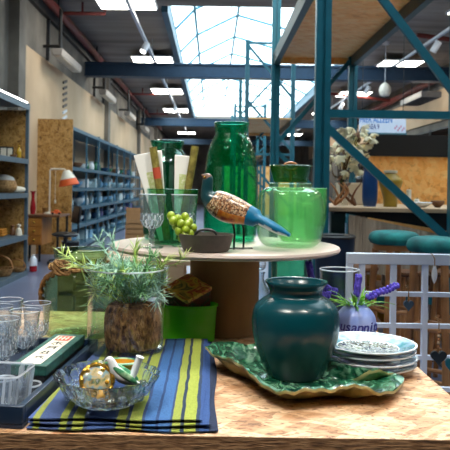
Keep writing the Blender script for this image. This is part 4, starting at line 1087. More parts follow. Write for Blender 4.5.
# ------------------------------------------------ lavender pot
LX, LYY = .408, 1.835
t = thing('lavender_pot', 'blue and white lettered ceramic pot of lavender behind the plates', 'potted plant', (LX, LYY, TZ + .001))
b = B(); lathe(b, shell(smooth_prof([(.045, 0), (.054, .012), (.0565, .035), (.052, .06), (.040, .077), (.030, .085), (.030, .092)], 4), .004), 40); obj('pot', b, 'lav_pot', t)
word = 'susannita'
for i, ch in enumerate(word):
    a = -PI / 2 + (i - 4) * .29 - .02
    text('lettering', ch, .038, 'lav_ink', t, (.0575 * math.cos(a), .0575 * math.sin(a), .036), (PI / 2, 0, a + PI / 2), .0006, shear=.2)
rr = random.Random(9)
for k in range(34):
    a = rr.uniform(0, 6.28); L_ = rr.uniform(.05, .10); el = rr.uniform(.25, 1.3)
    d = Vector((math.cos(a) * math.cos(el), math.sin(a) * math.cos(el), math.sin(el)))
    p0 = Vector((.016 * math.cos(a), .016 * math.sin(a), .08)); b = B()
    tube(b, smooth_prof([p0, p0 + d * L_ * .5, p0 + d * L_ + Vector((0, 0, -L_ * .25))], 4), [(.004 - .0004 * i, .0008) for i in range(9)], 6); obj('leaf', b, 'lav_leaf', t)
for (dx, dy, dz0, lx, lz) in ((-.125, .0, .155, -.01, .05), (-.085, -.03, .120, -.06, .005), (-.005, -.03, .125, .005, .05), (.03, -.02, .115, .085, .035), (-.055, .03, .12, -.05, .02)):
    b = B(); tube(b, smooth_prof([(0, 0, .08), (dx * .5, dy * .5, .1), (dx, dy, dz0 - .01)], 4), .0016, 5); fl = obj('flower_stem', b, 'lav_leaf', t)
    b = B(); d = Vector((lx, 0, lz)); n = 9
    for i in range(n):
        c = Vector((dx, dy, dz0)) + d * (i / n)
        for q in range(5):
            a = q * 2 * PI / 5 + i; ell(b, c + Vector((math.cos(a) * .005, math.sin(a) * .006, math.cos(a * 2) * .004)), (.0055, .0055, .007), None, 7, 5)
    obj('flower_spike', b, 'lavender', fl)

# ------------------------------------------------ vessels on the table behind
def vessel(name, lab, cat, x, y, z, prof, th, mat, seg=48, rim=None, fn=None, n=5, ang=50, rmat=None):
    t = thing(name, lab, cat, (x, y, z))
    b = B(); lathe(b, shell(smooth_prof(prof, n), th), seg, fn=fn); obj('body', b, mat, t, ang=ang)
    r, zt_ = prof[-1]; q = rim or th * .6
    b = B(); lathe(b, [(r + q * .5, zt_ - q), (r + q, zt_), (r, zt_ + q), (r - th - q * .2, zt_), (r - th, zt_ - q), (r + q * .5, zt_ - q)], seg); obj('rim', b, rmat or ('g_white' if mat == 'g_clear' else mat), t, ang=80)
    return t
# pale green demijohn with rope
gx, gy = P(80, 338, 1.80).x, 1.80
s = 1.8 / F
vessel('glass_demijohn', 'pale green wide-mouthed glass demijohn with rope tied around its neck', 'jar', gx, gy, TZ + .001,
       [(27 * s, 0), (33 * s, .006), (36 * s, .03), (36.5 * s, .10), (35 * s, .145), (29 * s, .175), (24.5 * s, .188), (24 * s, .20), (26.5 * s, .215), (27 * s, .235)], .004, 'g_pale')
t = thing('rope', 'brown twisted rope knotted around the neck of the pale green demijohn', 'rope', (gx, gy, TZ))
b = B(); rr_ = 26 * s + .008
def twist(pts, r, ph=0):
    for q in range(2):
        out = []
        for i, p_ in enumerate(pts):
            a = i * .9 + q * PI; out.append((p_[0] + r * .5 * math.cos(a), p_[1] + r * .5 * math.sin(a) * .6, p_[2] + r * .6 * math.sin(a)))
        tube(b, out, r * .62, 7)
twist([(rr_ * math.cos(2 * PI * i / 40), rr_ * math.sin(2 * PI * i / 40), .190 + .003 * math.sin(i * .3)) for i in range(41)], .009)
obj('neck_loop', b, 'rope', t)
b = B(); kx, ky = -.032, -rr_ * .90 - .010
for q in range(3): twist([(kx + .017 * math.cos(a_ * .35 + q * 2), ky - .006 + .008 * math.sin(a_ * .35 + q * 2), .195 + .014 * math.sin(a_ * .35 + q)) for a_ in range(19)], .007)
obj('knot', b, 'rope', t)
b = B(); twist(smooth_prof([(kx, ky, .19), (kx - .03, ky + .005, .175), (kx - .055, ky + .03, .155), (kx - .068, ky + .05, .12), (kx - .066, ky + .055, .09)], 6), .008); obj('tail', b, 'rope', t)

# plant in a glass cylinder
qx, qy = P(125, 352, 1.56).x, 1.56
s = 1.56 / F
vessel('glass_cylinder', 'clear glass cylinder around the potted grey-green plant', 'glass cylinder', qx, qy, TWZ + .0015, [(38 * s, 0), (38 * s, .09), (38 * s, .19)], .003, 'g_clear', n=2)
t = thing('potted_plant', 'grey-green needle-leaved plant in a brown coir pot inside the glass cylinder', 'potted plant', (qx + .0165, qy + .004, TWZ + .0055))
b = B(); lathe(b, smooth_prof([(.061, 0), (.064, .012), (.066, .06), (.060, .095), (.04, .105), (0, .107)], 4), 40, fn=lambda a, z: 1 + .03 * math.sin(9 * a + 50 * z)); obj('coir_pot', b, 'coir', t)
rr = random.Random(21)
for k in range(34):
    a = rr.uniform(0, 6.28); lean = rr.uniform(.2, 1.3); Ln = rr.uniform(.10, .175)
    base = Vector((.03 * math.cos(a) * rr.random(), .03 * math.sin(a) * rr.random(), .10))
    d = Vector((math.cos(a) * math.sin(lean) * 1.1 - .15, math.sin(a) * math.sin(lean) * .8 - .1, math.cos(lean)))
    dro = rr.uniform(.0, .05)
    pts = smooth_prof([base, base + d * Ln * .5 + Vector((0, 0, .01)), base + d * Ln + Vector((0, 0, -dro))], 6)
    # stay inside the cylinder while below its rim
    q2 = []
    for p_ in pts:
        v_ = Vector(p_); v_.y = min(v_.y, .03)
        if v_.z < .19:
            h_ = Vector((v_.x, v_.y)); 
            h_.x += .014
            if h_.length > .080: h_ *= .080 / h_.length
            h_.x -= .014; v_.x, v_.y = h_.x, h_.y
        q2.append(v_)
    b = B(); tube(b, q2, .0011, 5)
    for i in range(2, len(q2)):
        for q in range(4):
            dd = (q2[i] - q2[i - 1]).normalized(); sd = Vector((rr.uniform(-1, 1), rr.uniform(-1, 1), rr.uniform(-.4, .8))).normalized()
            e = (dd * .55 + sd * .85).normalized() * rr.uniform(.02, .042)
            tube(b, [q2[i], q2[i] + e * .5 + Vector((0, 0, .001)), q2[i] + e], [(.0010, .0006), (.0015, .0007), (.0004, .0003)], 4)
    obj('sprig', b, ['sprig_a', 'sprig_b', 'sprig_a', 'sprig_c'][k % 4], t)

# clear bottle between plant and green pot
s = 1.80 / F
p = P(156, 340, 1.78)
vessel('glass_bottle', 'slim clear glass bottle between the plant and the green pot', 'bottle', p.x - .012, 1.80, TZ + .001, [(8 * s, 0), (9 * s, .01), (9 * s, .13), (8 * s, .16), (6.5 * s, .185), (7 * s, .21)], .003, 'g_clear', 24)
# green plastic pot with patterned tin
ox, oy = P(188.5, 343, 1.755).x, 1.757
t = thing('green_pot', 'bright green ribbed oval plastic pot at the foot of the cardboard tube', 'pot', (ox, oy, TZ + .001))
b = B(); lathe(b, shell(smooth_prof([(.066, 0), (.069, .006), (.071, .04), (.0745, .095)], 4), .003), 48, fn=lambda a, z: 1 + .004 * math.sin(z * 320), sy=.68); obj('body', b, 'g_plastic', t)
b = B(); lathe(b, [(.0745, .092), (.0775, .094), (.0775, .099), (.0725, .099), (.0715, .094), (.0745, .092)], 48, sy=.68); obj('rim', b, 'g_plastic', t)
tx, ty, tz_ = ox - .004, oy + .002, TZ + .008
t = thing('patterned_tin', 'square tin with yellow, green and red leaf pattern standing in the green pot', 'tin', (tx, ty, tz_))
R = Matrix.Translation((0, 0, .131)) @ Matrix.Rotation(.46, 4, 'X') @ Matrix.Rotation(.785, 4, 'Z')
b = B(); box(b, (0, 0, -.032), (.088, .088, .056)); bmesh.ops.transform(b, matrix=R, verts=b.verts[:]); obj('tin_body', b, 'paisley_side', t, bevel=.003)
b = B(); box(b, (0, 0, .002), (.092, .092, .012)); bmesh.ops.transform(b, matrix=R, verts=b.verts[:]); obj('lid', b, 'paisley', t, bevel=.002)
# clear decanter right of pedestal
p = P(263, 320, 2.0)
t = vessel('glass_decanter', 'small clear cut-glass decanter right of the cardboard tube', 'decanter', p.x - .008, 2.03, TZ + .001, [(.025, 0), (.032, .02), (.034, .07), (.02, .11), (.012, .13), (.014, .15)], .003, 'crystal', 12)
b = B(); ell(b, (0, 0, .175), (.018, .018, .02), None, 8, 6); obj('stopper', b, 'crystal', t, ang=10)
# mid green vase under disc
s = 2.02 / F
vessel('green_glass_vase', 'straight green glass vase under the disc behind the teal vase', 'vase', P(289, 300, 2.02).x, 2.02, TZ + .001, [(15 * s, 0), (16 * s, .005), (17.5 * s, .10), (19 * s, .20)], .003, 'g_mid', n=3)
# wide clear bowl behind lavender
s = 2.02 / F
vessel('clear_bowl', 'wide clear glass bowl behind the lavender', 'bowl', P(339, 300, 2.02).x, 2.02, TZ + .001, [(14 * s, 0), (16 * s, .006), (18.5 * s, .06), (19.5 * s, .165)], .003, 'g_clear', n=3)

# ------------------------------------------------ things on the disc
def ond(px, py): return on(px, py, DZ)
# dark green bottle-jar at back left
Y = 2.0; s = Y / F; x = P(166, 240, Y).x
zt_ = P(166, 141.5, Y).z - DZ
vessel('dark_green_jar', 'tall dark green glass jar at the left back of the disc, behind the white packets', 'jar', x, Y, DZ, [(19 * s, 0), (22 * s, .008), (23.5 * s, .06), (23.5 * s, zt_ - .09), (21 * s, zt_ - .055), (16 * s, zt_ - .03), (15 * s, zt_ - .022), (16.5 * s, zt_ - .008), (16.8 * s, zt_)], .0035, 'g_dark')
# green tumbler holding sticks
Y = 1.855; s = Y / F; x = P(172, 240, Y).x; zt_ = P(172, 189.5, Y).z - DZ; KX, KY = x, Y
vessel('green_tumbler', 'wide green glass tumbler holding paper packets and brown sticks', 'tumbler', x, Y, DZ, [(20 * s, 0), (23 * s, .004), (23.5 * s, .05), (25.5 * s, zt_)], .003, 'g_mid', n=3)
def slab(b, a, c, wa, wc, th):
    """tapered strip from a to c"""
    d = (c - a).normalized(); sd = Vector((d.z, 0, -d.x)).normalized()
    v = []
    for yy in (-th / 2, th / 2):
        v.append([b.verts.new(q + Vector((0, yy, 0))) for q in (a - sd * wa / 2, a + sd * wa / 2, c + sd * wc / 2, c - sd * wc / 2)])
    b.faces.new(v[0]); b.faces.new(list(reversed(v[1])))
    for i in range(4): b.faces.new((v[0][i], v[1][i], v[1][(i + 1) % 4], v[0][(i + 1) % 4]))
for (top, bot, lab, dy) in ((P(148, 153, KY), P(164, 236, KY), 'white folded paper packet leaning left in the green tumbler', -.012), (P(186, 156, KY), P(178, 236, KY), 'white folded paper packet on the right in the green tumbler', -.01)):
    o = Vector((KX, KY + dy, DZ + .006)); t = thing('paper_packet', lab, 'packet', o, 0, 'paper packets in the tumbler')
    a = Vector((top.x, o.y, top.z)) - o; c = Vector((bot.x, o.y, DZ + .008)) - o
    b = B(); slab(b, a, c, .080 if 'left' in lab else .062, .024, .010); obj('paper', b, 'packet', t, bevel=.002)
    m1 = a + (c - a) * .22; m2 = a + (c - a) * .48
    b = B(); slab(b, m1 + Vector((0, -.0065, 0)), m2 + Vector((0, -.0065, 0)), .026, .02, .002); obj('label', b, 'packet_label', t)
for (top, bot, lab, dy) in ((P(154, 148, KY), P(168, 236, KY), 'brown stick with red band leaning left in the green tumbler', -.032), (P(195.5, 147, KY), P(180, 236, KY), 'brown stick leaning right in the green tumbler', -.030)):
    o = Vector((KX, KY + dy, DZ + .006)); t = thing('incense_stick', lab, 'stick', o, 0, 'brown sticks in the tumbler')
    a = Vector((top.x, o.y, top.z)) - o; c = Vector((bot.x, o.y, DZ + .012)) - o
    b = B(); tube(b, [c, a], .0105, 12); obj('stick', b, 'cigar', t)
    if 'red' in lab:
        b = B(); tube(b, [a + (c - a) * .22, a + (c - a) * .34], .0109, 12); obj('band', b, 'stick_label', t)
# goblets
def goblet(label, x, y, z, s=1.0, first=[None]):
    if first[0]: return dup(first[0], (x, y, z), 0, label, s)
    t = thing('goblet', label, 'goblet', (x, y, z)); t.scale = (s, s, s)
    b = B(); lathe(b, [(0, 0), (.030, 0), (.031, .003), (.012, .007), (.006, .012), (0, .012)], 32); obj('foot', b, 'g_cut', t)
    b = B(); lathe(b, [(0, .0121), (.006, .0121), (.006, .02), (.010, .028), (.0065, .036), (.009, .046), (.012, .05), (0, .05)], 10); obj('stem', b, 'g_frost', t, ang=15)
    b = B(); lathe(b, [(0, .0501), (.012, .0501), (.024, .058), (.0305, .072), (.029, .085), (.030, .0895), (.0285, .0895), (.0270, .085), (.027, .074), (.02, .062), (0, .058)], 48, fn=lambda a, z: 1 + .05 * abs(math.sin(6 * a + (60 * z if z < .075 else 0))), fmi=lambda i, k: 1 if k in (1, 2, 3, 4) and (i + 2 * k) % 4 == 0 else 0); obj('cut_base', b, ['g_frost', 'g_white'], t, ang=14)  # white facets paint glints into the cut pattern
    b = B(); lathe(b, [(.030, .0897), (.0355, .138), (.0347, .138), (.0292, .0897), (.030, .0897)], 32); obj('bowl', b, 'g_cut', t, ang=25)
    b = B(); lathe(b, [(.0357, .1372), (.0363, .1382), (.0357, .1392), (.0345, .1382), (.0357, .1372)], 32); obj('rim', b, 'g_white', t, ang=80)
    first[0] = t; return t
q = ond(152, 248.5); goblet('cut glass goblet at the left end of the disc', P(152, 249, 1.71).x, 1.70, DZ)
q = ond(183, 248); goblet('cut glass goblet on the disc between tumbler and grapes', P(183.5, 249, 1.74).x, 1.745, DZ)
# big green jug-jar
Y = 1.99; s = Y / F; x = P(229.8, 240, Y).x; zt_ = P(229.8, 123.5, Y).z - DZ
vessel('green_jar', 'tall wide emerald green glass jar in the middle of the disc', 'jar', x, Y, DZ, [(22 * s, 0), (25 * s, .006), (26.4 * s, .04), (26.8 * s, zt_ * .5), (26.4 * s, zt_ - .15), (24.5 * s, zt_ - .10), (20.5 * s, zt_ - .06), (17 * s, zt_ - .038), (15.8 * s, zt_ - .03), (16.8 * s, zt_ - .022), (17.2 * s, zt_)], .004, 'g_deep', n=5)
# dark bowl with grapes
BX, BY = P(206, 245, 1.645).x, 1.64; s = BY / F
t = thing('stoneware_bowl', 'dark grey-brown stoneware bowl at the front of the disc', 'bowl', (BX, BY, DZ))
prof = [(20 * s, 0), (22.5 * s, .002), (25.5 * s, .02), (27.8 * s, .043)]
b = B(); lathe(b, shell(smooth_prof(prof, 4), .004), 56); obj('body', b, 'bowl_dark', t)
b = B(); tube(b, smooth_prof([(-11 * s, -22.5 * s, .038), (-8 * s, -23 * s, .052), (0, -23.5 * s, .057), (8 * s, -23 * s, .052), (11 * s, -22.5 * s, .038)], 4), [(.0035, .0045)] * 17, 8); obj('handle', b, 'black', t)
t = thing('grape_bunch', 'bunch of yellow-green grapes lying in the left of the stoneware bowl', 'grapes', (P(183, 232, BY).x, BY, DZ + .03))
rr = random.Random(4)
for (px, py, dy) in ((171, 215, 0), (178, 218, .0), (185, 216, .01), (173, 220, -.012), (181, 223, -.015), (189, 221, .0), (193, 227, .0), (186, 229, -.018), (179, 230, -.012), (176, 225, .008), (183, 226, .012), (190, 233, -.012), (185, 235, -.018), (182, 237, -.004), (191, 236, .005), (187, 224, -.012)):
    q = P(px, py + 1, BY + dy); b = B(); ell(b, q - Vector(t.location), (.0108, .0108, .0118), None, 14, 10); obj('grape', b, 'grape', t)
b = B(); q = P(174, 214, BY) - Vector(t.location); tube(b, smooth_prof([P(186, 230, BY) - Vector(t.location), P(180, 220, BY) - Vector(t.location), q, q + Vector((-.012, 0, .006))], 4), .002, 6); obj('stem', b, 'twig', t)
# ornamental bird
OY = 1.70
def bp(px, py, Y=OY): return P(px, py, Y)
org = Vector((bp(236, 240).x, OY, DZ))
t = thing('bird_ornament', 'painted pheasant ornament on wire legs, teal tail towards the round jar', 'bird ornament', org)
path = [(201, 174.5, 0), (204, 176, 0), (207.5, 178, 0), (207.5, 184, 0), (207, 191, 0), (209, 197, 0), (216, 202, 0), (226, 207.5, -.002), (236, 211, -.006), (244, 213.5, -.012), (252, 216.5, -.02), (264, 222, -.03), (277, 229, -.04), (290, 235.5, -.05)]
rad = [.2, 2.4, 5.0, 5.6, 6.0, 8.5, 12.8, 14.5, 13.4, 11.2, 9.4, 8.2, 7.6, 3.0]
mi_ = [2, 2, 0, 0, 0, 0, 1, 1, 1, 1, 2, 2, 2, 2]
pts = [bp(a, c, OY + d) - org for (a, c, d) in path]
n_ = 5
sp = smooth_prof([tuple(p_) for p_ in pts], n_); sr = [x_[0] for x_ in smooth_prof([(r_, 0) for r_ in rad], n_)]
b = B()
idx = []
for i in range(len(sp)):
    k = i / n_
    idx.append(1 if k < 2.0 else (0 if k < 5.4 else (2 if k < 9.6 else 3)))
radii = []
for i, r_ in enumerate(sr):
    k = i / n_; f = .8 if k < 10 else (.8 + (k - 10) * .25)
    radii.append((max(.0006, r_ * OY / F * (.85 if k < 10.5 else 1.3)), max(.0006, r_ * OY / F * (1 if k < 10.5 else .62))))
tube(b, sp, radii, 20, mis=idx)
b.faces.ensure_lookup_table()
for f in b.faces:
    if f.material_index == 2:
        c = f.calc_center_median()
        ax = min(range(len(sp)), key=lambda i: (Vector(sp[i]) - c).length)
        if c.z < sp[ax][2] - .3 * sr[ax] * OY / F and ax / n_ > 6.6: f.material_index = 4
    elif f.material_index == 3:
        c = f.calc_center_median(); ax = min(range(len(sp)), key=lambda i: (Vector(sp[i]) - c).length)
        if c.z < sp[ax][2] - .35 * sr[ax] * OY / F * .62 and ax / n_ > 10.6: f.material_index = 5
obj('body', b, ['bird_head', 'bird_eye', 'bird_body', 'bird_tail', 'bird_belly', 'bird_white'], t, ang=60)
for (px, dy) in ((232.5, 0), (242, .012)):
    a = bp(px - 1, 221, OY + dy) - org; f_ = bp(px + 1.5, 240, OY + dy) - org
    b = B(); tube(b, smooth_prof([a, a + (f_ - a) * .5 + Vector((.004, 0, 0)), Vector((f_.x, dy, .002)), Vector((f_.x, dy, .002))], 4), .0028, 8); l = obj('leg', b, 'black', t)
    b = B()
    for an in (-2.6, -.4, .4, PI - .1): tube(b, [(f_.x, dy, .002), (f_.x + .026 * math.cos(an), dy + .02 * math.sin(an), .002)], .0018, 6)
    obj('foot', b, 'black', l)
b = B(); e = bp(204.5, 177, OY - .012) - org; ell(b, e, (.003, .002, .003), None, 10, 8); obj('eye', b, 'gold', t)
# round lime jar with olive lid
JY = 1.80; s = JY / F; JX = P(289.5, 245, JY).x; zt_ = P(291, 184, JY).z - DZ
vessel('round_glass_jar', 'round lime-tinted glass jar on the right of the disc', 'jar', JX, JY, DZ, [(21 * s, 0), (25 * s, .003), (31 * s, .02), (34 * s, .065), (34 * s, zt_ * .62), (31 * s, zt_ * .84), (25 * s, zt_ - .013), (21.5 * s, zt_ - .008), (21.5 * s, zt_)], .0035, 'g_lime')
t = thing('glass_dish', 'olive green glass dish set as a lid on the round jar, with wooden ring', 'lid', (JX, JY, DZ + zt_ + .0035))
hl = P(291, 166, JY).z - DZ - zt_ - .0035
b = B(); lathe(b, shell([(15.5 * s, 0), (17 * s, .004), (21 * s, hl)], .003), 48); obj('dish', b, 'lid_green', t)
b = B(); lathe(b, [(21 * s, hl - .003), (21.9 * s, hl), (21 * s, hl + .002), (19.8 * s, hl), (21 * s, hl - .003)], 48); obj('rim', b, 'lid_green', t)
b = B(); tube(b, [(6.5 * s * math.cos(a * 2 * PI / 20), .0, hl - .001 + 3.6 * s * math.sin(a * 2 * PI / 20)) for a in range(20)], .0038, 8, closed=True); tube(b, [(0, 0, .004), (0, 0, hl - .004 - 3 * s)], .004, 8); obj('knob', b, 'wood', t)
# bright green tall vase behind
Y = 2.0; s = Y / F; x = P(299.5, 240, Y).x; zt_ = P(305, 188.5, Y).z - DZ
vessel('bright_green_vase', 'bright green straight vase behind the round jar at the right of the disc', 'vase', x, Y, DZ, [(17 * s, 0), (19 * s, .004), (25 * s, .05), (26.5 * s, .12), (26.5 * s, zt_)], .003, 'g_bright', n=3)

# ================================================================== LEFT FOREGROUND: TRAY OF GLASS
t = thing('navy_tray', 'dark navy lacquered tray box of glassware at the left table edge', 'tray', (0, 0, TZ + .001))
ty0, ty1, tx0, tx1, th = 1.10, 1.60, -.86, -.297, .037
b = B(); bx(b, tx0, tx1, ty0, ty1, 0, .006); obj('tray_floor', b, 'navy', t)
TRZ = -.08
def tray_pt(x, y, z):
    v = Matrix.Rotation(TRZ, 3, 'Z') @ Vector((x - tx1, y - ty0, 0)); return Vector((-.3115 + v.x, ty0 + v.y, z))
t.location = tray_pt(0, 0, TZ + .001); t.rotation_euler = (0, 0, TRZ)
for (xa, xb, ya, yb) in ((tx0, tx1, ty0, ty0 + .012), (tx0, tx1, ty1 - .012, ty1), (tx0, tx0 + .012, ty0 + .012, ty1 - .012), (tx1 - .012, tx1, ty0 + .012, ty1 - .012)):
    b = B(); bx(b, xa, xb, ya, yb, .0065, th); obj('tray_wall', b, 'navy', t, bevel=.0015)
TF = TZ + .0078
# green brocade box with paper label
fl, frr, bl, br = on(19, 369, .832), on(50.5, 372, .832), on(48, 335, .832), on(85, 336.5, .832)
gx0, gx1, gy0, gy1 = -.383, -.312, 1.262, 1.535
t = thing('green_box', 'green brocade box with cream calligraphy label lying in the navy tray', 'box', tray_pt((gx0 + gx1) / 2, (gy0 + gy1) / 2, TF), TRZ)
hw, hl_ = (gx1 - gx0) / 2, (gy1 - gy0) / 2; hb = .832 - TF
b = B(); bx(b, -hw + .002, hw - .002, -hl_ + .002, hl_ - .002, 0, hb - .02); obj('box_body', b, 'black', t)
b = B(); bx(b, -hw, hw, -hl_, hl_, hb - .0198, hb); obj('lid', b, 'green_box', t, bevel=.0015)
b = B(); bx(b, -hw + .013, hw - .016, -hl_ + .012, hl_ - .02, hb, hb + .0008); lb = obj('label', b, 'label_cream', t)
b = B()
yy0 = hl_ - .075
bx(b, -hw + .019, hw - .020, hl_ - .068, hl_ - .026, hb + .0008, hb + .0014); obj('red_stamp', b, 'stamp_red', lb)
b = B()
for i in range(3): bx(b, -.012 + i * .009, -.008 + i * .009, hl_ - .062, hl_ - .032, hb + .0014, hb + .0017)
bx(b, -.014, .012, hl_ - .05, hl_ - .045, hb + .0014, hb + .0017); obj('stamp_mark', b, 'label_cream', lb)
rr = random.Random(8)
for k in range(4):
    b = B(); yc = hl_ - .094 - k * .040
    for (ax, ay, bx_, by_) in ([(-.012, .006, .010, .010), (-.002, .014, .0, -.012), (-.012, -.004, -.004, -.012), (.004, .0, .012, -.010)], [(-.010, .010, .012, .010), (-.010, .0, .010, .002), (-.006, .012, -.010, -.012), (.006, .008, .008, -.012)], [(-.012, .0, .012, .004), (-.004, .012, -.006, -.010), (.003, .012, .006, -.012), (-.010, -.010, .010, -.010)], [(-.010, .008, -.004, .002), (.002, .012, -.008, -.010), (.002, .0, .012, -.010), (-.004, .004, .010, .006)])[k]:
        tube(b, [(ax, yc + ay, hb + .0010), ((ax + bx_) / 2, yc + (ay + by_) / 2 + .001, hb + .0010), (bx_, yc + by_, hb + .0010)], [(.0016, .0004), (.0022, .0004), (.0010, .0004)], 6)
    obj('ink_character', b, 'ink', lb)
# ribbed glass dish
t = thing('ribbed_dish', 'rectangular ribbed pressed glass dish at the front of the navy tray', 'dish', tray_pt(-.416, 1.166, TF), TRZ)
b = B()
def rrect(wx, wy, r, z, k, amp=0):
    pts = []; n = 120
    for i in range(n):
        a = 2 * PI * i / n; c_, s_ = math.cos(a), math.sin(a)
        e = .22; x_ = math.copysign(abs(c_) ** e, c_) * wx; y_ = math.copysign(abs(s_) ** e, s_) * wy
        f = 1 + amp * math.cos(i * PI * .66); pts.append((x_ * f, y_ * f, z))
    return pts
lv = [rrect(.085, .042, 0, 0, 0), rrect(.094, .046, 0, .012, 0, .02), rrect(.100, .048, 0, .064, 0, .03), rrect(.102, .050, 0, .070, 0), rrect(.098, .046, 0, .070, 0), rrect(.090, .040, 0, .014, 0), rrect(.08, .034, 0, .008, 0)]
rings = [[b.verts.new(p_) for p_ in L_] for L_ in lv]
for a_, c_ in zip(rings, rings[1:]):
    for i in range(120): b.faces.new((a_[i], a_[(i + 1) % 120], c_[(i + 1) % 120], c_[i])).material_index = 1 if (i % 6) < 2 and a_[0].co.z < .066 else 0
b.faces.new(list(reversed(rings[0]))); b.faces.new(rings[-1])
obj('dish_body', b, ['g_cut', 'g_white'], t, ang=20)
b = B(); tube(b, rrect(.1015, .0485, 0, .0715, 0)[::2], .0022, 6, closed=True); obj('rim', b, 'g_white', t)
# glasses in the tray
for (x, y, h, lab) in ((-.335, 1.2385, .026, 'small cut crystal salt cellar between the ribbed dish and the green box'), (-.385, 1.2385, .034, 'taller cut crystal salt cellar behind the ribbed dish'), (-.445, 1.240, .028, 'cut crystal salt cellar behind the left half of the ribbed dish')):
    t = thing('salt_cellar', lab, 'salt cellar', tray_pt(x, y, TF))
    b = B(); lathe(b, shell([(.014, 0), (.021, h * .3), (.018, h * .7), (.021, h)], .004), 12, fn=lambda a, z: 1 + .06 * math.cos(6 * a)); obj('body', b, 'g_frost', t, ang=10)
    b = B(); lathe(b, [(.021, h - .002), (.0225, h), (.021, h + .002), (.017, h), (.021, h - .002)], 20); obj('rim', b, 'g_white', t)
k = 0
spots = [(-.585, 1.30), (-.66, 1.34), (-.430, 1.34), (-.418, 1.43), (-.50, 1.37), (-.495, 1.47), (-.425, 1.525), (-.575, 1.40), (-.57, 1.51), (-.655, 1.44), (-.65, 1.55), (-.505, 1.56)]
labs = ['clear goblet close behind the left end of the ribbed dish', 'clear goblet in the tray left of the ribbed dish', 'nearest clear goblet beside the green box in the navy tray', 'clear goblet second from the front beside the green box', 'clear goblet behind the left half of the ribbed dish', 'clear goblet in the middle of the navy tray', 'clear goblet at the back beside the top of the green box', 'clear goblet left of middle in the navy tray', 'clear goblet left and back in the navy tray', 'clear goblet towards the left end of the tray', 'clear goblet in the far left back of the tray', 'clear goblet at the middle of the tray back wall']
for (x, y), lab in zip(spots, labs):
    q = tray_pt(x, y, TF); o = goblet(lab, q.x, q.y, TF, .92); o['group'] = 'clear goblets in the navy tray'
# ------------------------------------------------ crystal bowl with trinkets
CBX, CBY = P(107, 395, 1.175).x, 1.175
t = thing('crystal_bowl', 'cut crystal bowl of trinkets on the striped cloth', 'bowl', (CBX, CBY, TWZ + .0015))
b = B()
pr = [(.0, 0), (.052, 0), (.058, .006), (.074, .022), (.085, .042), (.090, .050), (.086, .050), (.080, .042), (.068, .022), (.054, .010), (0, .009)]
lathe(b, pr, 72, fn=lambda a, z: 1 + (.07 * abs(math.sin(9 * a + z * 60)) if z > .004 else 0)); obj('body', b, 'crystal_thin', t, ang=12)
for k in range(12):
    a = k * PI / 6; b = B(); ell(b, (.070 * math.cos(a), .070 * math.sin(a), .020), (.010, .010, .010), Matrix.Rotation(a, 3, 'Z'), 6, 4); obj('cut_boss', b, 'g_frost', t, ang=5)
c0 = Vector((CBX, CBY, TWZ + .0015))
# gilded ring brooch
q = P(97, 380, 1.17)
t = thing('gilded_brooch', 'round pearly trinket with gold rim leaning in the crystal bowl', 'trinket', (q.x, 1.17, q.z))
Rr = Matrix.Rotation(.95, 4, 'X') @ Matrix.Rotation(.25, 4, 'Y')
b = B(); tube(b, [(.028 * math.cos(a * 2 * PI / 36), .028 * math.sin(a * 2 * PI / 36), .003 * math.sin(a * 1.4)) for a in range(36)], .0042, 8, closed=True); bmesh.ops.transform(b, matrix=Rr, verts=b.verts[:]); obj('gold_rim', b, 'gold', t)
b = B(); ell(b, (0, 0, 0), (.026, .026, .006), None, 24, 10); bmesh.ops.transform(b, matrix=Rr, verts=b.verts[:]); obj('pearl_face', b, 'pearl', t)
for (px, py, mt) in ((88, 371, 'gold'), (103, 370, 'gold'), (107, 382, 'amber'), (98, 392, 'gold')):
    e = P(px, py, 1.155) - Vector(t.location); b = B(); ell(b, e, (.004, .004, .004), None, 10, 8); obj('bead', b, mt, t)
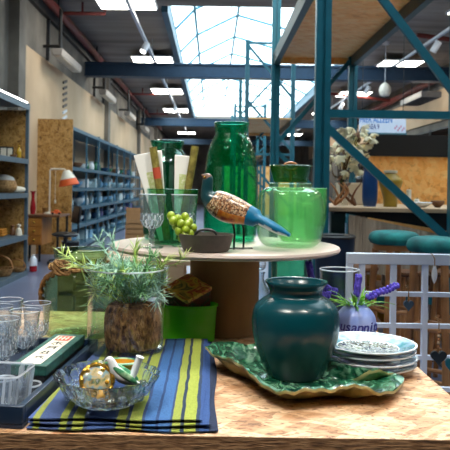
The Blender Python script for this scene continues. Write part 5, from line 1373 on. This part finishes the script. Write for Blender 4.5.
# little bird figurine
Y = 1.188
q = P(118, 377, Y)
t = thing('bird_figurine', 'white porcelain bird with green wings perched in the crystal bowl', 'figurine', q)
pp = [(104, 362.5), (106.5, 360), (109.5, 359.5), (112, 363), (115, 370), (121, 376), (128, 380), (135, 382.5), (140, 383)]
rd = [.4, 1.8, 3.4, 4.2, 5.4, 6.2, 5.0, 2.6, .8]
sp = smooth_prof([tuple(P(a, c, Y) - q) for a, c in pp], 4); sr = [x_[0] for x_ in smooth_prof([(r_, 0) for r_ in rd], 4)]
b = B(); tube(b, sp, [max(.0005, r_ * Y / F) for r_ in sr], 14); obj('body', b, 'porcelain', t, ang=70)
for dy in (-1, 1):
    b = B(); a, c = P(114, 367, Y) - q, P(138, 383, Y) - q
    mid = (a + c) / 2; d = c - a; ell(b, mid + Vector((0, dy * .010, .002)), (d.length / 2, .0025, .0065), Matrix.Rotation(-math.atan2(d.z, d.x), 3, 'Y'), 16, 8); obj('wing', b, 'jade', t)
b = B(); e = P(106, 360.5, Y - .006) - q; ell(b, e, (.0012, .001, .0012), None, 8, 6); obj('eye', b, 'ink', t)
a, c = P(140, 357, 1.20), P(131, 380, 1.20)
t = thing('white_tube', 'short white porcelain tube leaning in the crystal bowl behind the bird', 'trinket', c)
b = B(); tube(b, [(0, 0, 0), a - c], .0068, 14); obj('tube_body', b, 'porcelain', t); b = B(); d = (a - c); tube(b, [d * .97, d * 1.02], .0078, 14); obj('lip', b, 'porcelain', t)
q = P(121, 367, 1.222)
t = thing('amber_dish', 'small amber and gold leaf dish at the back of the crystal bowl', 'dish', q)
b = B(); lathe(b, shell(smooth_prof([(.010, -.008), (.024, -.002), (.030, .010)], 4), .002), 24, sy=.7); obj('body', b, 'amber', t)
b = B(); lathe(b, [(.030, .008), (.0325, .0105), (.030, .0125), (.028, .0105), (.030, .008)], 24, sy=.7); obj('rim', b, 'jade', t)
q = P(100, 402, 1.13)
t = thing('gold_earring', 'small golden bead trinket at the front of the crystal bowl', 'trinket', (q.x, 1.138, c0.z + .02))
b = B(); ell(b, (0, 0, 0), (.008, .006, .006)); obj('bead', b, 'amber', t)
b = B(); tube(b, [(.009 + .006 * math.cos(a * PI / 8), 0, .006 * math.sin(a * PI / 8)) for a in range(16)], .0012, 6, closed=True); obj('hoop', b, 'gold', t)
